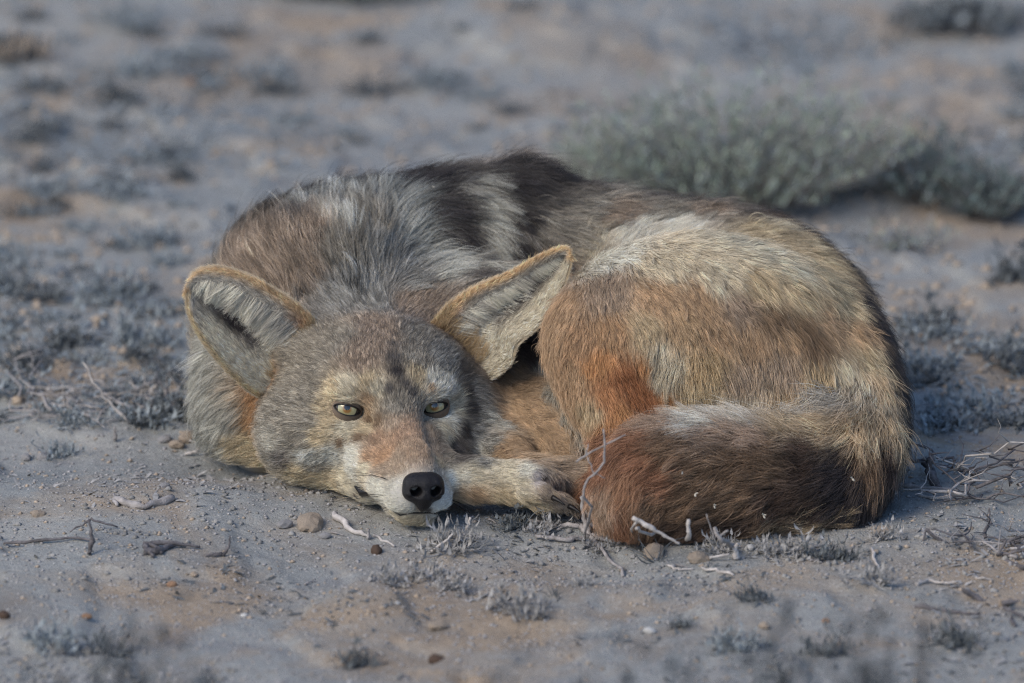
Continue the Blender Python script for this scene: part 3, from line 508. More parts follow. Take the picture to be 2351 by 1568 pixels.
    (111, 9, 78, 134, 112, 94, 6.8, 24, -1, -0.07, -0.07, 0.8, 7), (130, 12, 78, 194, 188, 176, 6.2, 26, -1, -0.08, 0.06, 0.7, 7),
    (154, 29, 77, 194, 188, 176, 4.7, 28, -0.99, -0.01, 0.13, 0.5, 7), (180, 59, 72, 205, 205, 200, 6.8, 30, -1, -0.02, -0.07, 0.4, 7),
    (204, 62, 76, 194, 188, 176, 6.8, 30, -0.98, -0.19, -0, 0.6, 7), (226, 67, 81, 160, 156, 148, 6.8, 28, -1, -0.01, 0.01, 0.9, 7),
    (245, 76, 85, 184, 170, 146, 6.8, 24, -0.05, -0.87, -0.48, 0.9, 7), (261, 92, 87, 174, 151, 117, 6.2, 24, 0.31, -0.65, -0.69, 0.9, 7),
    (222, 39, 69, 174, 151, 117, 6.8, 26, -1, -0.03, -0.06, 0.9, 7), (247, 45, 68, 174, 151, 117, 7.5, 26, -0.19, -0.86, -0.47, 0.9, 7),
    (266, 64, 62, 174, 151, 117, 6.2, 26, 0.28, -0.45, -0.85, 0.8, 7), (197, 30, 69, 174, 151, 117, 6.2, 26, -0.98, -0.1, 0.19, 0.9, 7),
    (253, 31, 46, 108, 84, 62, 6.8, 26, -0.26, -0.55, -0.8, 0.8, 7), (262, 44, 49, 58, 44, 40, 5.6, 26, 0.01, -0.44, -0.9, 0.7, 7),
    (145, 14, 77, 194, 188, 176, 4.7, 28, -0.99, -0.1, 0.14, 0.5, 7), (170, 27, 74, 194, 188, 176, 4.7, 28, -0.98, -0.04, 0.17, 0.5, 7),
    (195, 59, 69, 194, 188, 176, 5, 28, -1, -0.02, -0.07, 0.5, 7), (194, 32, 70, 160, 156, 148, 4.4, 28, -0.98, -0.06, 0.2, 0.5, 7),
    (217, 55, 73, 194, 188, 176, 4.7, 28, -0.93, 0.07, -0.36, 0.6, 7), (172, 6, 64, 134, 112, 94, 6.2, 26, -0.94, -0.31, 0.11, 0.9, 7),
    (145, 2, 70, 134, 112, 94, 7.5, 24, -0.96, -0.25, 0.07, 0.9, 7), (117, -8, 67, 108, 84, 62, 7.5, 24, -0.97, -0.22, -0.13, 0.9, 7),
    (93, -7, 66, 128, 85, 58, 7.5, 24, -0.92, -0.15, -0.37, 0.9, 7), (68, 1, 54, 128, 85, 58, 6.8, 22, -0.53, -0.11, -0.84, 0.9, 7),
    (234, 19, 43, 46, 41, 43, 8.1, 24, -0.92, -0.39, -0.08, 0.3, 7), (234, 17, 28, 46, 41, 43, 7.5, 24, -0.9, -0.38, -0.2, 0.3, 7),
    (247, 24, 29, 46, 41, 43, 6.8, 24, -0.54, -0.35, -0.77, 0.3, 7), (209, 14, 51, 68, 52, 43, 6.8, 24, -0.93, -0.36, 0.04, 0.7, 7),
    (184, 3, 51, 108, 84, 62, 8.1, 24, -0.92, -0.4, -0.02, 0.9, 7), (160, -5, 53, 108, 84, 62, 7.5, 22, -0.94, -0.32, -0.12, 0.9, 7),
    (135, -13, 49, 108, 84, 62, 8.1, 22, -0.92, -0.3, -0.25, 1, 7), (108, -17, 50, 128, 85, 58, 8.1, 22, -0.86, -0.21, -0.46, 1, 7),
    (83, -17, 47, 140, 100, 70, 7.5, 22, -0.42, -0.22, -0.88, 0.7, 7), (68, -12, 36, 154, 130, 108, 6.8, 22, -0.05, -0.22, -0.97, 0.7, 7),
    (60, 47, 29, 128, 85, 58, 6.2, 22, -0.51, -0.28, -0.81, 0.8, 7), (77, -19, 25, 128, 85, 58, 6.2, 22, 0.21, -0.02, -0.98, 0.7, 7),
    (99, -21, 32, 108, 84, 62, 6.8, 22, -0.52, -0.12, -0.85, 0.7, 7), (129, -17, 31, 108, 84, 62, 7.5, 22, -0.9, -0.16, -0.41, 0.8, 7),
    (160, -9, 32, 108, 84, 62, 7.5, 22, -0.94, -0.23, -0.25, 0.9, 7), (191, 1, 29, 68, 52, 43, 7.5, 22, -0.91, -0.37, -0.22, 0.8, 7),
    (216, 12, 20, 68, 52, 43, 6.8, 22, -0.92, -0.25, -0.3, 0.6, 7), (129, -15, 15, 68, 52, 43, 6.2, 20, -0.95, -0.03, -0.31, 0.6, 7),
    (160, -5, 12, 68, 52, 43, 6.2, 20, -0.97, -0.12, -0.21, 0.7, 7), (191, 8, 8, 174, 151, 117, 4.7, 24, 0.94, 0.14, 0.3, 0.6, 7),
    (222, 19, 8, 174, 151, 117, 4.4, 24, 0.94, 0.15, 0.31, 0.6, 7), (96, -18, 13, 68, 52, 43, 5.6, 20, 0.52, 0.41, -0.75, 0.6, 7),
])
REGIONS = ('head_fur', 'ruff_fur', 'back_fur', 'rump_fur', 'thigh_fur', 'foreleg_fur', 'paw_fur', 'tail_fur')
# ------------------------------------------------------------------ ground
def gxy(px, py):
    """Where the photograph's pixel meets the plane z = 0."""
    d = FWD + np.array([(px - 1175.5) / 1175.5 * HALF, 0, 0]) + UPV * ((784 - py) / 1175.5 * HALF)
    p = CAMPOS + d * (-CAMPOS[2] / d[2])
    return p[0], p[1]

def _blob(x, y, cx, cy, rx, ry):
    return np.exp(-((x - cx) / rx) ** 2 - ((y - cy) / ry) ** 2)
_dish = gxy(1330, 1285); _cut = gxy(930, 1390); _moundl = gxy(350, 1130); _hole = gxy(520, 1075); _tr = gxy(1700, 1330)
def ground_z(x, y):
    x = np.asarray(x, float); y = np.asarray(y, float)
    p = np.stack([x, y, np.zeros_like(x)], -1).reshape(-1, 3)
    near = _blob(x, y, .03, .2, .36, .34)
    far = 1 - near
    z = (fbm(p, 2.2, 2, 3) * .018).reshape(x.shape) * far
    w = p + np.stack([fbm(p, 9, 2, 61), fbm(p, 9, 2, 67), np.zeros(len(p))], 1) * .03
    z += (fbm(w, 9, 3, 21) * .006).reshape(x.shape) * (.35 + .65 * far)
    terr = fbm(w * np.array([1, .6, 1]), 14, 3, 5).reshape(x.shape)
    z += (sstep(terr, -.02, .12) - .5) * .0055 * (.35 + .65 * far)
    z += (fbm(p, 70, 3, 8) * .0016).reshape(x.shape)
    z += -.010 * _blob(x, y, *_dish, .058, .052) + .0035 * _blob(x, y, _dish[0], _dish[1] - .075, .085, .03)
    z += .012 * _blob(x, y, _moundl[0], _moundl[1] - .03, .13, .10)
    z += -.012 * _blob(x, y, _hole[0], _hole[1] + .02, .055, .05)
    dx = x - _cut[0]; dy = y - _cut[1]
    z += .010 * sstep(dx + .25 * dy, .004, -.004) * _blob(x, y, _cut[0] - .02, _cut[1], .03, .05)
    z += .022 * _blob(x, y, gxy(1250, 60)[0], gxy(1250, 60)[1], .13, .16)
    return z
Z0 = float(ground_z(0., .1))

def gp(px, py, lift=0.0):
    x, y = gxy(px, py)
    for _ in range(3):
        z = float(ground_z(x, y))
        x2, y2 = gxy(px, py)
        d = np.array([x2, y2, 0]) - CAMPOS
        p = CAMPOS + d * ((CAMPOS[2] - z) / CAMPOS[2]); x, y = p[0], p[1]
    return np.array([x, y, float(ground_z(x, y)) + lift])

def axis(lo, hi, h, far, ratio=1.35):
    c = list(np.arange(lo, hi + h / 2, h)); s = h; a = lo
    left = []
    while a > -far: s *= ratio; a -= s; left.append(a)
    s = h; b = hi; right = []
    while b < far: s *= ratio; b += s; right.append(b)
    return np.array(left[::-1] + c + right)

def ground_material():
    m, nt, b = material('sandy_soil')
    N = nt.nodes.new; Lk = nt.links.new
    tc = N('ShaderNodeTexCoord')
    def noise(scale, detail=6, rough=.6, dist=0, off=None):
        n = N('ShaderNodeTexNoise'); n.inputs['Scale'].default_value = scale; n.inputs['Detail'].default_value = detail
        n.inputs['Roughness'].default_value = rough; n.inputs['Distortion'].default_value = dist
        src = tc.outputs['Object']
        if off:
            mp = N('ShaderNodeMapping'); mp.inputs['Location'].default_value = off; Lk(src, mp.inputs[0]); src = mp.outputs[0]
        Lk(src, n.inputs['Vector']); return n.outputs[0]
    def ramp(src, stops):
        r = N('ShaderNodeValToRGB'); e = r.color_ramp.elements
        e[0].position, e[0].color = stops[0][0], (*stops[0][1], 1); e[1].position, e[1].color = stops[-1][0], (*stops[-1][1], 1)
        for p, c in stops[1:-1]:
            x = e.new(p); x.color = (*c, 1)
        Lk(src, r.inputs[0]); return r.outputs[0]
    def mix(f, a, c, mode='MIX', fac=None):
        x = N('ShaderNodeMixRGB'); x.blend_type = mode
        if f is None: x.inputs[0].default_value = fac
        else: Lk(f, x.inputs[0])
        Lk(a, x.inputs[1]); Lk(c, x.inputs[2]); return x.outputs[0]
    base = ramp(noise(7, 8, .65), [(.30, (.252, .266, .268)), (.5, (.348, .352, .338)), (.70, (.435, .42, .385))])
    ochre = ramp(noise(26, 6, .6), [(.3, (.36, .26, .17)), (.7, (.47, .345, .23))])
    om = ramp(noise(5.2, 7, .62, .6, (3, 1, 0)), [(.49, (0, 0, 0)), (.64, (.75,) * 3)])
    c = mix(om, base, ochre)
    dark = ramp(noise(60, 5, .6), [(.3, (.20, .195, .205)), (.7, (.29, .285, .30))])
    dm = ramp(noise(11, 8, .7, 1.0, (7, 4, 0)), [(.57, (0, 0, 0)), (.70, (.5,) * 3)])
    c = mix(dm, c, dark)
    gr = ramp(noise(900, 3, .7), [(.3, (.72,) * 3), (.7, (1.22,) * 3)])
    c = mix(None, c, gr, 'MULTIPLY', .8)
    g2 = ramp(noise(170, 4, .7), [(.3, (.82,) * 3), (.7, (1.15,) * 3)])
    c = mix(None, c, g2, 'MULTIPLY', .8)
    v = N('ShaderNodeTexVoronoi'); v.inputs['Scale'].default_value = 420; Lk(tc.outputs['Object'], v.inputs['Vector'])
    vm = N('ShaderNodeSeparateColor'); Lk(v.outputs['Color'], vm.inputs[0])
    th = N('ShaderNodeMath'); th.operation = 'GREATER_THAN'; th.inputs[1].default_value = .93; Lk(vm.outputs[0], th.inputs[0])
    lt = N('ShaderNodeMath'); lt.operation = 'LESS_THAN'; lt.inputs[1].default_value = .38; Lk(v.outputs['Distance'], lt.inputs[0])
    mu = N('ShaderNodeMath'); mu.operation = 'MULTIPLY'; Lk(th.outputs[0], mu.inputs[0]); Lk(lt.outputs[0], mu.inputs[1])
    pal = N('ShaderNodeRGB'); pal.outputs[0].default_value = (.52, .49, .46, 1)
    c = mix(mu.outputs[0], c, pal.outputs[0])
    Lk(c, b.inputs['Base Color'])
    b.inputs['Roughness'].default_value = .95; b.inputs['Specular IOR Level'].default_value = .15
    h1 = noise(260, 6, .75); h2 = noise(60, 6, .7); h3 = noise(1100, 2, .6)
    def bump(h, strength, dist, prev=None):
        x = N('ShaderNodeBump'); x.inputs['Strength'].default_value = strength; x.inputs['Distance'].default_value = dist
        Lk(h, x.inputs['Height'])
        if prev is not None: Lk(prev, x.inputs['Normal'])
        return x.outputs[0]
    n = bump(h2, .8, .004); n = bump(h1, .9, .0018, n); n = bump(h3, .6, .0006, n)
    Lk(n, b.inputs['Normal'])
    return m

gx_ = axis(-.62, .62, .0045, 120); gy_ = axis(-.62, 1.95, .0048, 160)
GX, GY = np.meshgrid(gx_, gy_, indexing='ij')
GZ = ground_z(GX, GY)
fade = np.clip((np.hypot(GX, GY - .6) - 2.5) / 6, 0, 1)
GZ = GZ * (1 - fade)
gv = np.stack([GX, GY, GZ], -1).reshape(-1, 3)
nI, nJ = GX.shape
ii = (np.arange(nI - 1)[:, None] * nJ + np.arange(nJ - 1)[None]).ravel()
ground = mesh_obj('ground', gv, np.stack([ii, ii + nJ, ii + nJ + 1, ii + 1], 1), ground_material())
tag(ground, 'pale grey and ochre sandy soil under the coyote', kind='structure')

# ------------------------------------------------------------------ loose things on the ground
rs = random.Random(5)
WOOD_PALE = simple_mat('bleached_wood', (.50, .46, .43), .85, .2, bump=.5, bscale=700, var=.3, vscale=160)
WOOD_GREY = simple_mat('weathered_twig', (.34, .315, .305), .9, .2, bump=.5, bscale=700, var=.35, vscale=160)
WOOD_DARK = simple_mat('dark_twig', (.14, .13, .135), .9, .2, bump=.5, bscale=700, var=.4, vscale=160)
TUFT_GREY = simple_mat('dead_leaf_grey', (.33, .32, .31), .9, .15, var=.45, vscale=220)
TUFT_DARK = simple_mat('dead_leaf_dark', (.13, .142, .148), .9, .15, var=.45, vscale=150)
TUFT_BLUE = simple_mat('dead_leaf_blue_grey', (.265, .295, .31), .9, .15, var=.4, vscale=150)
GREEN = simple_mat('sage_leaf', (.30, .35, .27), .85, .15, var=.4, vscale=60)
GREEN_D = simple_mat('sage_leaf_dark', (.18, .23, .21), .85, .15, var=.4, vscale=60)
GREEN_P = simple_mat('sage_leaf_pale', (.38, .42, .35), .85, .15, var=.35, vscale=60)
STONE_T = simple_mat('tan_stone', (.42, .34, .265), .9, .2, bump=.6, bscale=500, var=.3, vscale=200)
STONE_O = simple_mat('orange_stone', (.38, .235, .15), .9, .2, bump=.6, bscale=500, var=.25, vscale=200)
STONE_D = simple_mat('brown_pellet', (.095, .062, .045), .8, .3, bump=.5, bscale=600, var=.35, vscale=250)
STONE_G = simple_mat('grey_stone', (.36, .345, .34), .9, .2, bump=.6, bscale=500, var=.3, vscale=200)
STONE_W = simple_mat('white_stone', (.55, .54, .52), .85, .2, bump=.4, bscale=500, var=.15, vscale=200)

class MB:
    def __init__(self): self.v = []; self.f = []
    def tube(self, pts, rad, sides=5, capend=True):
        pts = [np.array(p, float) for p in pts]; n = len(pts)
        if not hasattr(rad, '__len__'): rad = [rad * (1 - .7 * i / (n - 1)) for i in range(n)]
        base = len(self.v)
        ref = np.array([.3, .2, .93])
        for i in range(n):
            t = pts[min(i + 1, n - 1)] - pts[max(i - 1, 0)]; t /= np.linalg.norm(t) + 1e-12
            a = np.cross(t, ref); a /= np.linalg.norm(a) + 1e-9; b_ = np.cross(t, a)
            for k in range(sides):
                q = 2 * math.pi * k / sides
                self.v.append(tuple(pts[i] + (a * math.cos(q) + b_ * math.sin(q)) * rad[i]))
        for i in range(n - 1):
            for k in range(sides):
                c = base + i * sides + k; d = base + i * sides + (k + 1) % sides
                self.f.append((c, d, d + sides, c + sides))
        if capend:
            self.f.append(tuple(base + k for k in range(sides))[::-1]); self.f.append(tuple(base + (n - 1) * sides + k for k in range(sides)))
    def leaf(self, p, d, up, L, W, curl=.3):
        p = np.array(p, float); d = np.array(d, float); d /= np.linalg.norm(d) + 1e-9
        s = np.cross(d, up); s /= np.linalg.norm(s) + 1e-9; nrm = np.cross(s, d)
        b = len(self.v)
        for u, w, c in ((0, .25, 0), (.45, 1, .25), (.8, .7, .7), (1, .05, 1.2)):
            q = p + d * L * u + nrm * curl * L * c * u
            self.v.append(tuple(q + s * W * w / 2)); self.v.append(tuple(q - s * W * w / 2))
        for i in range(3):
            a = b + 2 * i; self.f.append((a, a + 1, a + 3, a + 2))
    def build(self, name, mat, parent=None, smooth=True):
        return mesh_obj(name, np.array(self.v), self.f, mat, parent, smooth=smooth)

def rough_path(p0, p1, n=7, wob=.06, r=rs, arch=0):
    p0 = np.array(p0, float); p1 = np.array(p1, float); L = np.linalg.norm(p1 - p0); out = []
    for i in range(n):
        t = i / (n - 1); q = p0 * (1 - t) + p1 * t
        e = math.sin(math.pi * t)
        q = q + np.array([r.gauss(0, 1), r.gauss(0, 1), r.gauss(0, .5)]) * wob * L * (.35 if i in (0, n - 1) else 1) * .35
        q[2] += arch * e
        out.append(q)
    return out

def stone_mesh(name, mat, seed, flat=.7, sub=2, smooth=False):
    bm = bmesh.new(); bmesh.ops.create_icosphere(bm, subdivisions=sub, radius=1)
    P = np.array([v.co[:] for v in bm.verts])
    d = 1 + fbm(P, 1.1, 3, seed) * .42
    for v, k, p in zip(bm.verts, d, P):
        v.co = Vector((p[0] * k, p[1] * k * .85, max(p[2] * k, -.75) * flat))
    me = bpy.data.meshes.new(name); bm.to_mesh(me); bm.free()
    if smooth: me.polygons.foreach_set('use_smooth', np.ones(len(me.polygons), dtype=bool))
    me.materials.append(mat); return me

def put(name, me, pos, scale, rot, label, cat, group=None):
    o = bpy.data.objects.new(name, me); COL.objects.link(o)
    o.location = Vector(pos); o.scale = scale if hasattr(scale, '__len__') else (scale,) * 3; o.rotation_euler = rot
    tag(o, label, cat, group); return o

# pebbles and clods: px, py, half width in photo units, material, label
PEB = [
 (864, 1268, 16, STONE_D, 'round dark brown pellet on the sand just below the chin twigs'),
 (1003, 1519, 19, STONE_D, 'round brown pellet near the bottom edge of the photo'),
 (8, 1418, 14, STONE_D, 'dark brown pellet at the far left edge of the sand'),
 (1008, 1442, 22, STONE_T, 'flat tan stone standing alone on the open foreground sand'),
 (1492, 1452, 14, STONE_W, 'small round white stone on the foreground sand'),
 (1500, 1275, 30, STONE_T, 'broad tan clod of earth beside the forked grey root'),
 (712, 1212, 38, STONE_T, 'cracked pale tan clod in front of the chin'),
 (655, 1210, 20, STONE_G, 'grey brown clod left of the cracked tan clod'),
 (745, 1235, 14, STONE_G, 'small grey clod below the cracked tan clod'),
 (430, 1010, 24, STONE_T, 'tan clod on the rough soil left of the neck'),
 (405, 1028, 22, STONE_T, 'light tan clod with a hooked twig beside it'),
 (378, 1015, 18, STONE_G, 'grey clod at the left end of the clods beside the neck'),
 (100, 1052, 18, STONE_G, 'rounded grey clod at the left, beside the crumbly dark litter'),
 (60, 1055, 18, STONE_G, 'darker clod left of the rounded grey clod'),
 (376, 1122, 16, STONE_G, 'half buried grey brown pebble above the bark strip'),
 (86, 1183, 16, STONE_T, 'brownish clod half sunk in the left sand'),
 (440, 1270, 0, None, ''),
 (445, 1325, 10, STONE_T, 'small tan pebble casting a tiny shadow below the dark bark'),
 (395, 1345, 14, STONE_O, 'flat orange flake on the left foreground sand'),
 (440, 192, 19, STONE_O, 'blurred orange stone on the ground far behind the coyote'),
 (200, 1418, 12, STONE_O, 'small orange crumb near the lower left'),
 (2025, 1224, 22, STONE_T, 'pale pinkish clod on the sand right of the tail'),
 (1690, 1275, 0, None, ''),
 (1606, 1288, 26, STONE_T, 'flat tan clod among white straws below the tail'),
 (1720, 1262, 14, STONE_W, 'pale grey pebble at the left end of the litter strip'),
 (2310, 1388, 18, STONE_T, 'tan stone under the dark forked branch at right'),
 (1755, 1440, 14, STONE_T, 'tan pebble on the right foreground sand'),
 (1895, 1428, 11, STONE_O, 'small orange pebble on the right foreground sand'),
 (1795, 1522, 0, None, ''),
 (1430, 1310, 10, STONE_T, 'small tan pebble on the far rim of the shallow hollow'),
 (560, 1415, 9, STONE_W, 'tiny white fleck on the left foreground sand'),
 (912, 1384, 7, STONE_W, 'tiny white crumb on the small orange earth step'),
 (1240, 1420, 9, STONE_T, 'small yellowish crumb right of the lone tan stone'),
 (1246, 1480, 9, STONE_T, 'lower of two yellowish crumbs right of the lone tan stone'),
 (2010, 1268, 10, STONE_T, 'small clod at the edge of the right hand sand slope'),
]
peb_meshes = {}
for i, (px, py, w, mt, lab) in enumerate(PEB):
    if mt is None: continue
    key = (mt.name, i % 3)
    if key not in peb_meshes:
        peb_meshes[key] = stone_mesh('stone', mt, i + 3, .8 if mt is STONE_D else .6, 3 if mt in (STONE_D, STONE_T) else 2, smooth=mt in (STONE_D, STONE_W))
    s = w * .00032
    p = gp(px, py, s * .25)
    put('clod' if 'clod' in lab else ('droppings_pellet' if 'pellet' in lab else 'pebble'), peb_meshes[key], p, (s, s * .9, s * (1.0 if mt is STONE_D else .9)), (rs.uniform(-.2, .2), rs.uniform(-.2, .2), rs.uniform(0, 6)), lab,
        'pellet' if 'pellet' in lab else ('clod' if 'clod' in lab else 'pebble'), 'loose stones and clods on the sand')

# twigs, each from its own points (photo units, height above ground in mm)
def twig(label, mat, parts, cat='twig', name='twig', group='dry twigs on the sand', y=None):
    """parts: list of (points [(px, py, h_mm, dy_mm)], r0_mm, r1_mm)"""
    o = None
    for pts, r0, r1 in parts:
        P = []
        base = None
        for (px, py, h) in pts:
            if y is not None and h > 2.5:
                q = at(px, py, y)
            elif base is None or h <= 2.5:
                q = gp(px, py); q = gp(px, py, 0)
                q[2] += h * .001
                if base is None: base = q
                base = q
            else:
                q = at(px, py, base[1])
            P.append(q)
        Q = []
        for a, b_ in zip(P[:-1], P[1:]):
            seg = rough_path(a, b_, 6, .09)
            Q += seg[:-1]
        Q.append(P[-1])
        n = len(Q); rad = [(r0 + (r1 - r0) * k / (n - 1)) * .001 * rs.uniform(.72, 1.32) for k in range(n)]
        m = MB(); m.tube(Q, rad, 6)
        if o is None:
            o = m.build(name, mat); tag(o, label, cat, group)
        else:
            m.build('branch', mat, o)
    return o
# points with h > 2.5 keep the depth of the last point on the ground and rise from it
twig('thin dark cross-shaped twig standing on the left sand', WOOD_DARK, [([(205, 1275, 1), (212, 1235, 9), (203, 1195, 18)], 2.0, .8), ([(208, 1218, 9), (270, 1210, 9)], 1.1, .5), ([(208, 1222, 9), (160, 1222, 9)], .9, .4)])
twig('dark thin twig lying across the left sand below the standing cross-shaped twig', WOOD_DARK, [([(10, 1256, 2), (90, 1248, 2), (170, 1240, 2), (215, 1246, 2)], 1.4, .8)])
twig('weathered strip of bark lying above the dark bark chunk', WOOD_GREY, [([(265, 1150, 2), (330, 1158, 2), (398, 1148, 2)], 3.0, 2.4), ([(268, 1165, 2), (262, 1145, 2)], 1.4, 1.0)], 'bark', 'bark_strip')
twig('dark burnt-looking chunk of bark with pale splinters', WOOD_DARK, [([(330, 1272, 2), (360, 1266, 4), (385, 1262, 2)], 3.6, 1.8), ([(335, 1262, 3), (352, 1282, 2)], 2.4, 1.2), ([(345, 1258, 3), (372, 1276, 2)], 2.0, 1.0), ([(330, 1255, 2), (390, 1245, 3), (460, 1262, 2)], 2.0, .9), ([(380, 1262, 2), (420, 1255, 2)], 1.8, .8)], 'bark', 'bark_chunk')
twig('thorn-like curved dark splinter standing up from the left sand', WOOD_DARK, [([(472, 1278, 1), (510, 1278, 2)], 1.0, 1.6), ([(512, 1278, 1), (526, 1255, 8), (528, 1230, 14)], 1.7, .4)])
twig('short upright stick on the crest of the sand mound at left', WOOD_GREY, [([(265, 1020, 1), (263, 980, 12)], 1.6, 1.0)])
twig('long thin pale stalk leaning over the litter left of the coyote', WOOD_PALE, [([(300, 975, 1), (235, 910, 14), (190, 832, 40)], 1.3, .7)])
twig('pale stick lying behind the leaning stalk at left', WOOD_GREY, [([(240, 912, 2), (300, 945, 2), (345, 965, 2)], 1.5, 1.0)])
twig('thick short pale stick in the litter left of the neck', WOOD_PALE, [([(335, 915, 2), (360, 885, 7)], 2.2, 1.4)])
twig('hooked pale twig beside the clods left of the neck', WOOD_PALE, [([(425, 1050, 1), (455, 1035, 4), (455, 1018, 8), (435, 1010, 10)], 1.2, .7)])
twig('bleached stick slanting beside the clods in front of the chin', WOOD_PALE, [([(768, 1190, 4), (810, 1225, 2), (850, 1238, 2)], 2.6, 1.2)])
twig('small upright stub right of the slanting stick', WOOD_GREY, [([(845, 1240, 1), (845, 1215, 7)], 1.3, 1.0)])
twig('thin straw below the slanting bleached stick', WOOD_PALE, [([(860, 1232, 1), (905, 1257, 1)], .9, .6)])
twig('pale curved prong standing on the tuft right of the chin', WOOD_PALE, [([(1040, 1250, 1), (1068, 1225, 8), (1080, 1188, 18)], 1.7, .9)])
twig('pale spike slanting out of the tuft right of the chin', WOOD_PALE, [([(985, 1275, 1), (1020, 1245, 8), (1040, 1225, 12)], 1.1, .7)])
twig('stout forked grey root lying in front of the paws', WOOD_GREY, [([(1335, 1215, 2), (1350, 1235, 2), (1372, 1262, 2), (1430, 1325, 1)], 3.0, 1.1), ([(1352, 1232, 2), (1340, 1190, 10), (1336, 1140, 26)], 2.6, 1.4), ([(1350, 1225, 2), (1390, 1208, 5), (1428, 1196, 9)], 2.2, 1.8), ([(1350, 1240, 2), (1300, 1255, 2), (1230, 1240, 2)], 2.2, 1.2), ([(1360, 1240, 2), (1425, 1252, 2)], 2.6, 2.0), ([(1335, 1225, 2), (1260, 1210, 2), (1215, 1195, 3)], 1.7, 1.2)], 'root', 'forked_root')
twig('tall grey twig rising in front of the tail tip with a pale side branch', WOOD_GREY, [([(1338, 1245, 1), (1338, 1140, 22), (1345, 1110, 20), (1390, 1060, 24), (1385, 985, 30)], 1.0, .6), ([(1322, 1062, 24), (1360, 1035, 26), (1436, 998, 34)], .7, .4), ([(1345, 1045, 20), (1350, 1020, 24)], .7, .4), ([(1350, 1050, 20), (1362, 1085, 24), (1390, 1098, 24)], .45, .3)], y=-0.085)
twig('thick bleached stick leaning against the tail with a pale side sprig', WOOD_PALE, [([(1452, 1188, 16), (1500, 1215, 8), (1530, 1232, 3), (1560, 1248, 3)], 1.9, 1.0), ([(1462, 1200, 10), (1462, 1240, 2)], .9, .6), ([(1466, 1212, 6), (1500, 1240, 2)], 1.4, .8)], y=-0.085)
twig('short white post-like stub in front of the tail', WOOD_PALE, [([(1582, 1245, 1), (1582, 1225, 8), (1581, 1192, 15)], 1.5, 1.2)], y=-0.075)
twig('pale broken twig with thin upright wires in front of the tail', WOOD_GREY, [([(1690, 1262, 1), (1655, 1240, 5), (1640, 1210, 10)], 2.0, 1.2), ([(1640, 1235, 5), (1622, 1180, 20)], .5, .3), ([(1650, 1232, 5), (1672, 1218, 9)], 1.1, .8)], y=-0.08)
twig('bleached curl of bark at the corner of the tan clod below the tail', WOOD_PALE, [([(1690, 1285, 1), (1688, 1258, 6), (1694, 1248, 8)], 2.4, 1.4)])
twig('long white straw lying on the sand below the tail', WOOD_PALE, [([(1610, 1318, 1), (1684, 1323, 1)], 1.3, .9)])
twig('wavy white straw left of the long white straw', WOOD_PALE, [([(1532, 1300, 1), (1560, 1312, 1), (1592, 1318, 1)], 1.0, .6)])
twig('pale straw slanting on the tan clod', WOOD_PALE, [([(1630, 1290, 3), (1675, 1272, 5)], 1.1, .7)])
twig('white bent straw tip poking from the litter at right', WOOD_PALE, [([(2000, 1262, 1), (2010, 1290, 1), (2020, 1318, 1)], 1.3, .8)])
twig('pale wavy twig on the right foreground sand', WOOD_PALE, [([(2105, 1345, 1), (2130, 1338, 2), (2175, 1345, 2), (2200, 1335, 3)], 1.3, .7)])
twig('dark broken twig lying flat in the right foreground', WOOD_DARK, [([(2100, 1395, 1), (2180, 1408, 1), (2250, 1412, 1)], 1.6, .9)])
twig('dark blue grey forked branch reaching in from the right edge', WOOD_DARK, [([(2210, 1380, 8), (2270, 1390, 5), (2300, 1400, 3), (2330, 1440, 1)], 2.0, 1.6), ([(2300, 1398, 4), (2340, 1378, 8)], 1.8, 1.0), ([(2305, 1405, 3), (2350, 1425, 2)], 1.7, 1.0)], 'branch', 'fallen_branch')
twig('thin dark branch with thorny twigs across the litter at right', WOOD_DARK, [([(2125, 1240, 8), (2180, 1258, 5), (2260, 1275, 3), (2350, 1310, 2)], 1.5, 1.8), ([(2190, 1258, 5), (2240, 1240, 10)], .9, .5), ([(2125, 1242, 8), (2115, 1255, 5)], .8, .5), ([(2290, 1285, 3), (2310, 1240, 14)], 1.2, .7)], 'branch', 'fallen_branch')
twig('thick dark Y-shaped stub standing right of the rump', WOOD_DARK, [([(2150, 1120, 2), (2130, 1080, 10), (2140, 1040, 22)], 3.4, 2.2), ([(2130, 1085, 10), (2100, 1060, 18), (2070, 1040, 22)], 2.0, 1.2), ([(2120, 1085, 8), (2160, 1128, 2)], 2.6, 1.6)], 'branch', 'forked_stub')
twig('long grey stick lying behind the Y-shaped stub', WOOD_GREY, [([(2040, 1120, 2), (2110, 1125, 2), (2200, 1132, 2)], 1.8, 1.4)])
twig('pale curved twig in front of the Y-shaped stub', WOOD_PALE, [([(2110, 1140, 1), (2150, 1150, 2), (2190, 1140, 4)], 1.4, .9)])
twig('arching pale bark curl right beside the rump fur', WOOD_PALE, [([(2040, 1105, 2), (2060, 1120, 3), (2050, 1145, 2)], 1.8, 1.2)])

